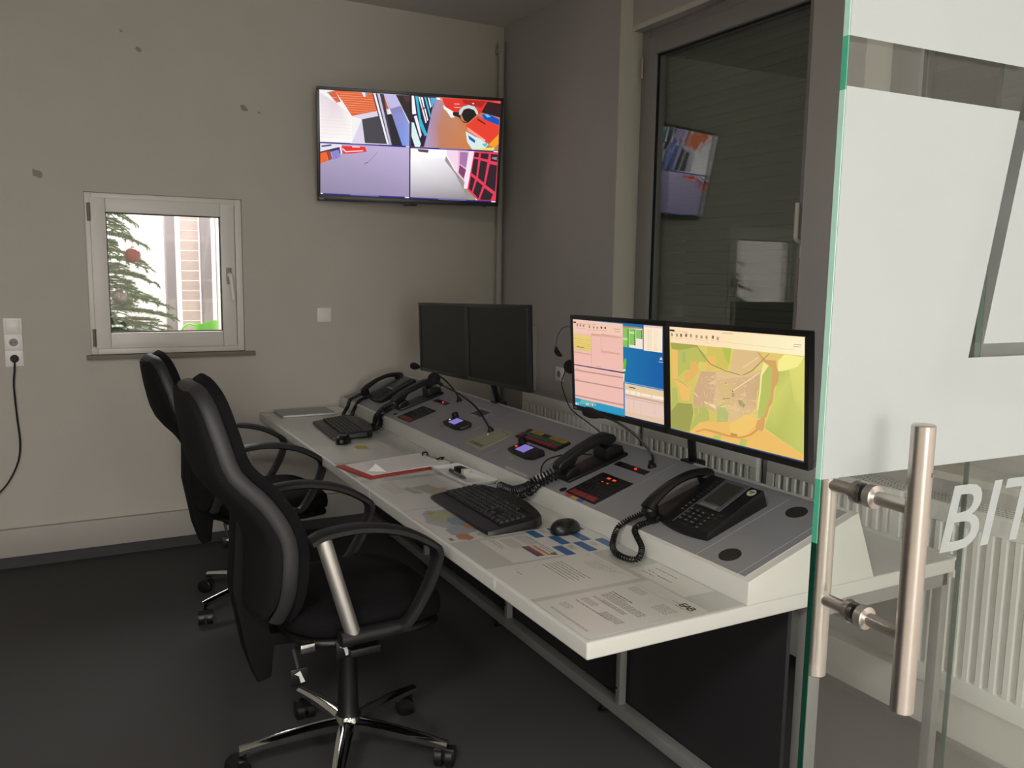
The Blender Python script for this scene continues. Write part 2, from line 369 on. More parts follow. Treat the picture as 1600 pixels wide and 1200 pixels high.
([(255,156,144)],[(0.813,0.265),(0.922,0.38),(0.919,0.4),(0.82,0.307)]),
([(255,208,200)],[(0.853,0.352),(0.922,0.385),(0.919,0.397),(0.868,0.37)]),
([(216,236,232)],[(0.805,0.309),(0.941,0.422),(0.924,0.463),(0.978,0.459),(0.972,0.483),(0.848,0.483),(0.817,0.413)]),
([(36,80,192)],[(0.821,0.345),(0.863,0.39),(0.861,0.419),(0.828,0.383)]),
([(232,224,96)],[(0.859,0.477),(0.918,0.463),(0.974,0.451),(0.972,0.484),(0.883,0.485)]),
([(255,160,32)],[(0.941,0.432),(0.997,0.321),(1.0,0.417),(0.977,0.454)]),
([(56,200,216)],[(0.902,0.425),(0.94,0.408),(0.924,0.453)]),
([(255,253,255)],[(0.497,0.5),(1.0,0.496),(1.0,0.995),(0.498,0.982)]),
([(255,253,255),(244,238,248),(140,134,140),(164,156,172)],[(0.499,0.609),(0.71,0.575),(0.843,0.987),(0.498,0.982)]),
([(156,148,140)],[(0.698,0.557),(0.747,0.69),(0.846,0.871),(0.884,0.985),(0.837,0.987),(0.754,0.728),(0.693,0.606)]),
([(80,72,88)],[(0.534,0.504),(0.599,0.507),(0.594,0.536),(0.543,0.53)]),
([(248,216,236)],[(0.702,0.499),(0.766,0.499),(0.771,0.737),(0.703,0.547)]),
([(240,184,216)],[(0.766,0.499),(0.83,0.499),(0.808,0.804),(0.771,0.727)]),
([(168,120,168)],[(0.778,0.512),(0.825,0.514),(0.817,0.666),(0.778,0.629)]),
([(128,64,104)],[(0.778,0.639),(0.817,0.685),(0.805,0.775),(0.774,0.717)]),
([(252,228,244)],[(0.83,0.497),(0.86,0.499),(0.834,0.872),(0.807,0.873)]),
([(232,56,88)],[(0.86,0.499),(1.0,0.496),(1.0,0.995),(0.891,0.985),(0.828,0.882)]),
([(44,32,40)],[(0.863,0.511),(0.89,0.512),(0.885,0.558),(0.861,0.553)]),
([(44,32,40)],[(0.899,0.513),(0.946,0.515),(0.942,0.574),(0.898,0.562)]),
([(44,32,40)],[(0.958,0.517),(1.0,0.52),(0.997,0.595),(0.959,0.585)]),
([(44,32,40)],[(0.859,0.57),(0.886,0.578),(0.878,0.75),(0.849,0.713)]),
([(44,32,40)],[(0.899,0.584),(0.94,0.6),(0.925,0.807),(0.888,0.76)]),
([(44,32,40)],[(0.954,0.617),(0.998,0.629),(0.994,0.894),(0.934,0.827)]),
([(44,32,40)],[(0.847,0.742),(0.872,0.776),(0.855,0.901),(0.837,0.872)]),
([(44,32,40)],[(0.882,0.79),(0.919,0.833),(0.896,0.969),(0.863,0.911)]),
([(44,32,40)],[(0.929,0.857),(0.982,0.92),(0.969,0.981),(0.905,0.979)]),
([(144,136,152)],[(0.965,0.548),(0.995,0.545),(0.993,0.575),(0.969,0.567)]),
([(44,32,128)],[(0.494,0.486),(1.0,0.484),(1.0,0.498),(0.495,0.499)]),
([(128,120,192)],[(0.659,0.487),(0.824,0.488),(0.824,0.494),(0.659,0.494)]),
([(255,255,255)],[(0.972,0.487),(0.999,0.488),(1.0,0.497),(0.973,0.496)]),
([(44,32,128)],[(0.498,0.98),(1.0,0.987),(1.0,1.0),(0.498,0.993)]),
([(128,120,192)],[(0.662,0.986),(0.825,0.988),(0.825,0.995),(0.662,0.993)]),
([(255,255,255)],[(0.974,0.99),(0.999,0.991),(0.999,1.0),(0.974,0.999)]),
([(24,16,32)],[(0.485,0.0),(0.491,0.0),(0.501,0.995),(0.494,0.995)])]
MAP_ART=[([(216,201,101),(228,213,114),(231,201,114),(197,186,95)],[(0.0,0.0),(1.0,0.0),(1.0,1.0),(0.0,1.0)]),
([(255,224,184)],[(0.0,0.0),(1.0,0.0),(0.998,0.15),(0.006,0.151)]),
([(251,228,180),(251,242,202),(251,242,202),(251,228,180)],[(0.449,0.017),(1.0,0.007),(0.998,0.15),(0.446,0.152)]),
([(28,48,72)],[(0.001,0.026),(0.044,0.026),(0.044,0.045),(0.001,0.044)]),
([(167,167,80)],[(0.006,0.154),(0.236,0.151),(0.255,0.202),(0.185,0.186),(0.123,0.22),(0.017,0.214)]),
([(237,189,104)],[(0.02,0.218),(0.069,0.219),(0.073,0.527),(0.151,0.541),(0.186,0.551),(0.162,0.688),(0.105,0.695),(0.071,0.574),(0.02,0.49)]),
([(188,189,95)],[(0.071,0.222),(0.236,0.168),(0.313,0.236),(0.311,0.303),(0.253,0.301),(0.231,0.383),(0.129,0.401),(0.069,0.481)]),
([(170,180,108)],[(0.107,0.231),(0.138,0.229),(0.136,0.331),(0.11,0.335)]),
([(228,180,98)],[(0.182,0.306),(0.228,0.305),(0.251,0.38),(0.198,0.48),(0.135,0.526),(0.117,0.437),(0.18,0.392)]),
([(210,192,95)],[(0.324,0.155),(0.509,0.149),(0.478,0.341),(0.368,0.338),(0.312,0.28)]),
([(231,189,101)],[(0.313,0.236),(0.389,0.236),(0.386,0.356),(0.309,0.381)]),
([(179,192,83)],[(0.437,0.148),(0.505,0.149),(0.493,0.295),(0.462,0.246)]),
([(222,189,135)],[(0.527,0.152),(0.689,0.15),(0.766,0.16),(0.704,0.281),(0.619,0.358),(0.496,0.359),(0.507,0.261)]),
([(182,186,98)],[(0.017,0.585),(0.06,0.588),(0.067,0.716),(0.14,0.734),(0.201,0.754),(0.187,0.896),(0.154,0.986),(0.003,0.999)]),
([(158,158,83)],[(0.067,0.728),(0.192,0.71),(0.2,0.8),(0.165,0.983),(0.003,0.993),(0.005,0.825)]),
([(216,180,135),(222,189,138),(225,192,144),(219,186,138),(210,173,129),(207,170,129)],[(0.27,0.388),(0.442,0.358),(0.584,0.38),(0.72,0.299),(0.735,0.347),(0.692,0.49),(0.685,0.636),(0.576,0.78),(0.487,0.815),(0.424,0.766),(0.33,0.723),(0.202,0.731),(0.205,0.593),(0.248,0.493)]),
([(207,170,132)],[(0.27,0.388),(0.385,0.378),(0.382,0.555),(0.359,0.693),(0.202,0.719),(0.205,0.593)]),
([(216,186,126)],[(0.43,0.469),(0.512,0.463),(0.508,0.658),(0.435,0.653)]),
([(182,186,98)],[(0.201,0.742),(0.321,0.714),(0.337,0.822),(0.258,0.877),(0.175,0.98),(0.165,0.971),(0.22,0.818)]),
([(182,189,114)],[(0.397,0.684),(0.444,0.657),(0.488,0.738),(0.478,0.806),(0.394,0.829)]),
([(237,189,104)],[(0.165,0.983),(0.258,0.865),(0.432,0.819),(0.611,0.771),(0.696,0.727),(0.736,0.81),(0.816,0.848),(0.997,0.942),(1.0,1.0),(0.428,1.0),(0.185,0.995)]),
([(240,198,108)],[(0.487,0.826),(0.612,0.707),(0.688,0.698),(0.683,0.783),(0.609,0.888),(0.503,0.919)]),
([(185,192,95)],[(0.373,0.957),(0.429,0.941),(0.419,0.999),(0.352,1.0)]),
([(185,192,95)],[(0.574,0.926),(0.625,0.926),(0.607,0.996),(0.563,0.999)]),
([(185,192,98)],[(0.737,0.266),(0.793,0.266),(0.789,0.51),(0.746,0.704),(0.696,0.717),(0.701,0.446)]),
([(185,192,101),(207,207,108),(197,201,104),(185,189,95)],[(0.824,0.281),(1.0,0.155),(0.999,0.941),(0.824,0.841),(0.745,0.787),(0.796,0.569),(0.822,0.422)]),
([(219,216,114),(225,222,120),(210,207,108),(200,204,108)],[(0.901,0.268),(1.0,0.174),(1.0,0.618),(0.935,0.536)]),
([(246,237,144)],[(0.833,0.21),(0.872,0.154),(0.995,0.16),(0.954,0.239),(0.886,0.28),(0.828,0.3)]),
([(228,198,114)],[(0.689,0.155),(0.864,0.155),(0.801,0.245),(0.753,0.253)]),
([(213,164,98)],[(0.689,0.155),(0.706,0.158),(0.745,0.213),(0.817,0.212),(0.824,0.271),(0.839,0.308),(0.83,0.39),(0.806,0.445),(0.796,0.559),(0.772,0.615),(0.758,0.69),(0.746,0.704),(0.741,0.788),(0.724,0.824),(0.678,0.805),(0.696,0.738),(0.734,0.697),(0.759,0.618),(0.785,0.49),(0.792,0.337),(0.793,0.276),(0.737,0.235)]),
([(213,155,83)],[(0.216,0.963),(0.296,0.917),(0.383,0.915),(0.485,0.925),(0.574,0.915),(0.644,0.868),(0.695,0.801),(0.703,0.814),(0.652,0.881),(0.573,0.931),(0.484,0.941),(0.382,0.938),(0.296,0.932),(0.226,0.971)]),
([(191,143,83)],[(0.503,0.897),(0.552,0.9),(0.547,0.919),(0.498,0.923)]),
([(149,131,89)],[(0.236,0.151),(0.293,0.239),(0.349,0.308),(0.46,0.349),(0.584,0.37),(0.653,0.321),(0.77,0.159),(0.775,0.16),(0.657,0.327),(0.586,0.377),(0.46,0.357),(0.345,0.315),(0.287,0.246),(0.23,0.152)]),
([(243,231,150)],[(0.737,0.235),(0.769,0.26),(0.727,0.349),(0.716,0.505),(0.698,0.654),(0.691,0.656),(0.707,0.486),(0.715,0.341)]),
([(240,219,162)],[(0.515,0.516),(0.661,0.371),(0.711,0.321),(0.714,0.326),(0.665,0.378),(0.519,0.524)]),
([(240,219,162)],[(0.293,0.664),(0.379,0.678),(0.388,0.709),(0.373,0.707),(0.292,0.675)]),
([(240,219,162)],[(0.426,0.677),(0.499,0.655),(0.499,0.662),(0.425,0.686)]),
([(240,219,162)],[(0.21,0.592),(0.244,0.63),(0.242,0.637),(0.208,0.601)]),
([(240,219,162)],[(0.594,0.3),(0.697,0.2),(0.699,0.205),(0.596,0.306)]),
([(167,155,101)],[(0.554,0.594),(0.571,0.579),(0.609,0.623),(0.596,0.653),(0.57,0.638)]),
([(179,155,114)],[(0.51,0.539),(0.531,0.537),(0.53,0.572),(0.51,0.574)]),
([(80,72,72)],[(0.46,0.461),(0.474,0.46),(0.473,0.471),(0.459,0.472)]),
([(80,72,72)],[(0.512,0.519),(0.521,0.518),(0.521,0.527),(0.512,0.528)]),
([(149,119,89)],[(0.442,0.603),(0.496,0.59),(0.496,0.596),(0.442,0.61)]),
([(197,167,101)],[(0.02,0.502),(0.073,0.504),(0.166,0.555),(0.163,0.56),(0.071,0.51),(0.02,0.508)]),
([(161,186,95)],[(0.86,0.494),(0.863,0.493),(0.863,0.493)]),
([(40,72,120)],[(0.0,0.992),(1.0,0.988),(1.0,1.0),(0.0,1.0)]),
([(225,195,144)],[(0.34,0.432),(0.378,0.402),(0.378,0.433),(0.34,0.436)]),
([(225,195,144)],[(0.582,0.668),(0.585,0.667),(0.587,0.7),(0.584,0.7)]),
([(225,195,144)],[(0.358,0.46),(0.382,0.467),(0.382,0.461),(0.358,0.463)]),
([(225,195,144)],[(0.594,0.683),(0.646,0.653),(0.645,0.679),(0.594,0.686)]),
([(225,195,144)],[(0.508,0.671),(0.511,0.671),(0.515,0.737),(0.513,0.738)]),
([(225,195,144)],[(0.265,0.673),(0.268,0.672),(0.271,0.732),(0.269,0.733)]),
([(225,195,144)],[(0.309,0.604),(0.312,0.603),(0.314,0.63),(0.311,0.631)]),
([(225,195,144)],[(0.611,0.569),(0.613,0.568),(0.616,0.605),(0.613,0.605)]),
([(225,195,144)],[(0.483,0.743),(0.486,0.742),(0.49,0.809),(0.488,0.81)]),
([(225,195,144)],[(0.416,0.635),(0.455,0.614),(0.454,0.634),(0.416,0.639)]),
([(225,195,144)],[(0.593,0.36),(0.595,0.36),(0.597,0.383),(0.594,0.383)]),
([(225,195,144)],[(0.356,0.62),(0.397,0.635),(0.397,0.619),(0.356,0.624)]),
([(225,195,144)],[(0.318,0.574),(0.321,0.574),(0.323,0.607),(0.32,0.608)]),
([(225,195,144)],[(0.356,0.541),(0.41,0.531),(0.41,0.539),(0.356,0.544)]),
([(225,195,144)],[(0.63,0.377),(0.65,0.38),(0.65,0.379),(0.63,0.381)]),
([(225,195,144)],[(0.508,0.459),(0.54,0.449),(0.54,0.459),(0.508,0.462)]),
([(225,195,144)],[(0.243,0.72),(0.246,0.719),(0.25,0.792),(0.247,0.792)]),
([(225,195,144)],[(0.553,0.758),(0.571,0.764),(0.571,0.759),(0.553,0.762)]),
([(225,195,144)],[(0.574,0.519),(0.577,0.518),(0.581,0.589),(0.579,0.589)]),
([(225,195,144)],[(0.593,0.465),(0.619,0.446),(0.618,0.467),(0.593,0.469)]),
([(225,195,144)],[(0.384,0.383),(0.405,0.385),(0.405,0.385),(0.384,0.386)]),
([(225,195,144)],[(0.396,0.504),(0.399,0.503),(0.4,0.53),(0.398,0.531)]),
([(225,195,144)],[(0.424,0.462),(0.446,0.448),(0.445,0.464),(0.424,0.466)]),
([(225,195,144)],[(0.535,0.416),(0.554,0.405),(0.554,0.418),(0.535,0.419)]),
([(225,195,144)],[(0.668,0.379),(0.67,0.379),(0.673,0.426),(0.671,0.427)]),
([(225,195,144)],[(0.448,0.472),(0.485,0.459),(0.485,0.473),(0.448,0.476)]),
([(225,195,144)],[(0.597,0.551),(0.616,0.54),(0.615,0.553),(0.597,0.555)]),
([(225,195,144)],[(0.326,0.492),(0.387,0.442),(0.386,0.49),(0.326,0.495)]),
([(225,195,144)],[(0.636,0.571),(0.694,0.586),(0.695,0.568),(0.636,0.574)]),
([(225,195,144)],[(0.52,0.694),(0.571,0.651),(0.57,0.691),(0.52,0.697)]),
([(225,195,144)],[(0.622,0.725),(0.625,0.725),(0.627,0.763),(0.625,0.764)]),
([(225,195,144)],[(0.583,0.616),(0.585,0.615),(0.589,0.679),(0.587,0.679)]),
([(225,195,144)],[(0.521,0.649),(0.524,0.648),(0.526,0.683),(0.523,0.684)]),
([(225,195,144)],[(0.652,0.362),(0.654,0.362),(0.659,0.432),(0.656,0.433)]),
([(225,195,144)],[(0.532,0.372),(0.588,0.393),(0.589,0.371),(0.532,0.375)]),
([(225,195,144)],[(0.531,0.378),(0.534,0.378),(0.536,0.408),(0.533,0.408)]),
([(225,195,144)],[(0.483,0.684),(0.544,0.627),(0.543,0.68),(0.483,0.687)]),
([(225,195,144)],[(0.638,0.339),(0.691,0.349),(0.692,0.34),(0.638,0.342)]),
([(225,195,144)],[(0.574,0.718),(0.576,0.717),(0.58,0.767),(0.577,0.768)]),
([(225,195,144)],[(0.318,0.69),(0.321,0.69),(0.324,0.73),(0.321,0.731)]),
([(225,195,144)],[(0.573,0.545),(0.614,0.509),(0.613,0.544),(0.573,0.548)]),
([(225,195,144)],[(0.497,0.569),(0.499,0.569),(0.504,0.636),(0.501,0.637)]),
([(225,195,144)],[(0.292,0.557),(0.295,0.557),(0.299,0.621),(0.296,0.622)]),
([(225,195,144)],[(0.599,0.377),(0.639,0.382),(0.639,0.377),(0.599,0.38)]),
([(225,195,144)],[(0.373,0.484),(0.376,0.483),(0.379,0.531),(0.376,0.532)]),
([(225,195,144)],[(0.274,0.449),(0.277,0.449),(0.281,0.506),(0.278,0.506)]),
([(225,195,144)],[(0.461,0.553),(0.464,0.553),(0.468,0.62),(0.466,0.621)]),
([(225,195,144)],[(0.319,0.525),(0.378,0.532),(0.378,0.523),(0.319,0.528)]),
([(225,195,144)],[(0.312,0.458),(0.355,0.45),(0.355,0.458),(0.312,0.461)]),
([(225,195,144)],[(0.625,0.634),(0.643,0.63),(0.643,0.635),(0.625,0.637)]),
([(225,195,144)],[(0.447,0.679),(0.488,0.654),(0.487,0.677),(0.447,0.682)]),
([(225,195,144)],[(0.605,0.49),(0.607,0.489),(0.611,0.55),(0.609,0.55)]),
([(225,195,144)],[(0.509,0.648),(0.553,0.659),(0.554,0.646),(0.509,0.651)]),
([(225,195,144)],[(0.437,0.768),(0.439,0.767),(0.442,0.805),(0.439,0.806)]),
([(225,195,144)],[(0.578,0.604),(0.614,0.607),(0.614,0.603),(0.577,0.607)]),
([(225,195,144)],[(0.392,0.669),(0.417,0.65),(0.417,0.669),(0.392,0.672)]),
([(225,195,144)],[(0.59,0.417),(0.646,0.409),(0.646,0.416),(0.59,0.42)]),
([(225,195,144)],[(0.387,0.652),(0.41,0.658),(0.41,0.652),(0.387,0.655)]),
([(225,195,144)],[(0.308,0.685),(0.344,0.653),(0.343,0.684),(0.308,0.688)]),
([(225,195,144)],[(0.594,0.68),(0.597,0.68),(0.601,0.743),(0.598,0.743)]),
([(225,195,144)],[(0.299,0.655),(0.302,0.655),(0.305,0.704),(0.302,0.705)]),
([(225,195,144)],[(0.639,0.652),(0.697,0.646),(0.696,0.648),(0.639,0.655)]),
([(225,195,144)],[(0.529,0.672),(0.532,0.672),(0.535,0.725),(0.533,0.726)]),
([(225,195,144)],[(0.412,0.636),(0.415,0.635),(0.42,0.706),(0.417,0.706)]),
([(225,195,144)],[(0.372,0.482),(0.375,0.482),(0.378,0.521),(0.375,0.522)]),
([(225,195,144)],[(0.662,0.704),(0.695,0.708),(0.695,0.703),(0.662,0.708)]),
([(225,195,144)],[(0.359,0.565),(0.378,0.561),(0.378,0.567),(0.359,0.569)]),
([(225,195,144)],[(0.538,0.614),(0.541,0.613),(0.543,0.654),(0.541,0.654)]),
([(225,195,144)],[(0.512,0.423),(0.515,0.422),(0.516,0.447),(0.513,0.448)]),
([(225,195,144)],[(0.658,0.714),(0.701,0.677),(0.7,0.712),(0.658,0.717)]),
([(225,195,144)],[(0.349,0.483),(0.352,0.483),(0.356,0.555),(0.354,0.556)]),
([(225,195,144)],[(0.577,0.407),(0.605,0.417),(0.605,0.409),(0.577,0.411)]),
([(225,195,144)],[(0.533,0.586),(0.593,0.571),(0.593,0.583),(0.533,0.589)]),
([(225,195,144)],[(0.304,0.436),(0.325,0.421),(0.324,0.438),(0.304,0.439)]),
([(225,195,144)],[(0.541,0.663),(0.543,0.663),(0.547,0.719),(0.544,0.719)]),
([(225,195,144)],[(0.615,0.641),(0.617,0.64),(0.621,0.69),(0.618,0.69)]),
([(225,195,144)],[(0.551,0.584),(0.591,0.591),(0.591,0.583),(0.551,0.588)]),
([(225,195,144)],[(0.452,0.396),(0.455,0.396),(0.457,0.426),(0.454,0.426)]),
([(225,195,144)],[(0.346,0.559),(0.349,0.558),(0.353,0.618),(0.35,0.618)]),
([(225,195,144)],[(0.379,0.55),(0.418,0.558),(0.418,0.55),(0.379,0.553)]),
([(225,195,144)],[(0.301,0.463),(0.304,0.463),(0.308,0.532),(0.305,0.532)]),
([(225,195,144)],[(0.333,0.634),(0.336,0.633),(0.339,0.681),(0.337,0.682)]),
([(225,195,144)],[(0.663,0.624),(0.666,0.623),(0.67,0.691),(0.668,0.692)]),
([(225,195,144)],[(0.597,0.589),(0.6,0.588),(0.602,0.615),(0.599,0.615)]),
([(225,195,144)],[(0.632,0.463),(0.634,0.462),(0.638,0.516),(0.635,0.517)]),
([(225,195,144)],[(0.503,0.374),(0.548,0.384),(0.549,0.374),(0.503,0.377)]),
([(225,195,144)],[(0.527,0.485),(0.53,0.484),(0.534,0.553),(0.532,0.553)]),
([(225,195,144)],[(0.619,0.713),(0.622,0.712),(0.626,0.779),(0.623,0.78)]),
([(225,195,144)],[(0.54,0.609),(0.543,0.609),(0.546,0.658),(0.544,0.658)]),
([(225,195,144)],[(0.394,0.413),(0.445,0.403),(0.445,0.413),(0.393,0.416)]),
([(225,195,144)],[(0.5,0.466),(0.527,0.469),(0.527,0.467),(0.5,0.469)]),
([(225,195,144)],[(0.627,0.628),(0.63,0.627),(0.632,0.654),(0.629,0.655)]),
([(225,195,144)],[(0.595,0.556),(0.598,0.556),(0.599,0.577),(0.596,0.577)]),
([(173,155,120)],[(0.014,0.059),(0.034,0.06),(0.033,0.09),(0.014,0.09)]),
([(210,180,144)],[(0.006,0.101),(0.04,0.101),(0.04,0.105),(0.006,0.106)]),
([(173,155,120)],[(0.06,0.06),(0.079,0.061),(0.079,0.091),(0.06,0.09)]),
([(210,180,144)],[(0.052,0.102),(0.086,0.101),(0.086,0.106),(0.052,0.106)]),
([(126,113,83)],[(0.097,0.059),(0.116,0.059),(0.115,0.089),(0.096,0.089)]),
([(210,180,144)],[(0.089,0.1),(0.122,0.099),(0.122,0.104),(0.089,0.104)]),
([(126,113,83)],[(0.141,0.054),(0.159,0.054),(0.159,0.084),(0.14,0.084)]),
([(210,180,144)],[(0.133,0.095),(0.166,0.095),(0.165,0.099),(0.133,0.099)]),
([(173,155,120)],[(0.182,0.053),(0.2,0.053),(0.199,0.083),(0.181,0.083)]),
([(210,180,144)],[(0.174,0.094),(0.206,0.093),(0.206,0.098),(0.174,0.098)]),
([(173,155,120)],[(0.23,0.057),(0.248,0.057),(0.247,0.086),(0.229,0.086)]),
([(210,180,144)],[(0.222,0.097),(0.254,0.097),(0.254,0.101),(0.222,0.102)]),
([(173,155,120)],[(0.27,0.058),(0.288,0.058),(0.287,0.087),(0.27,0.087)]),
([(210,180,144)],[(0.262,0.098),(0.294,0.098),(0.294,0.102),(0.262,0.102)]),
([(173,155,120)],[(0.311,0.056),(0.328,0.056),(0.328,0.085),(0.31,0.085)]),
([(210,180,144)],[(0.303,0.095),(0.334,0.095),(0.334,0.099),(0.303,0.1)]),
([(126,113,83)],[(0.362,0.05),(0.379,0.051),(0.378,0.079),(0.361,0.079)]),
([(210,180,144)],[(0.354,0.089),(0.384,0.089),(0.384,0.093),(0.354,0.094)]),
([(173,155,120)],[(0.4,0.059),(0.417,0.059),(0.416,0.087),(0.399,0.087)]),
([(210,180,144)],[(0.393,0.098),(0.422,0.098),(0.422,0.102),(0.393,0.102)]),
([(191,161,132)],[(0.055,0.039),(0.067,0.039),(0.067,0.044),(0.054,0.045)]),
([(191,161,132)],[(0.084,0.038),(0.102,0.038),(0.102,0.044),(0.084,0.044)]),
([(191,161,132)],[(0.118,0.038),(0.161,0.038),(0.161,0.043),(0.118,0.044)]),
([(191,161,132)],[(0.444,0.018),(0.521,0.017),(0.521,0.022),(0.444,0.023)]),
([(191,161,132)],[(0.933,0.063),(0.978,0.062),(0.978,0.067),(0.933,0.068)]),
([(191,161,132)],[(0.93,0.08),(0.977,0.079),(0.977,0.083),(0.929,0.085)]),
([(210,186,144)],[(0.063,0.116),(0.079,0.117),(0.079,0.12),(0.063,0.118)]),
([(210,186,144)],[(0.167,0.118),(0.185,0.118),(0.185,0.121),(0.167,0.121)]),
([(210,186,144)],[(0.252,0.118),(0.267,0.119),(0.267,0.121),(0.252,0.121)]),
([(210,186,144)],[(0.306,0.12),(0.344,0.12),(0.344,0.123),(0.306,0.123)]),
([(210,186,144)],[(0.447,0.098),(0.94,0.108),(0.94,0.11),(0.447,0.1)])]
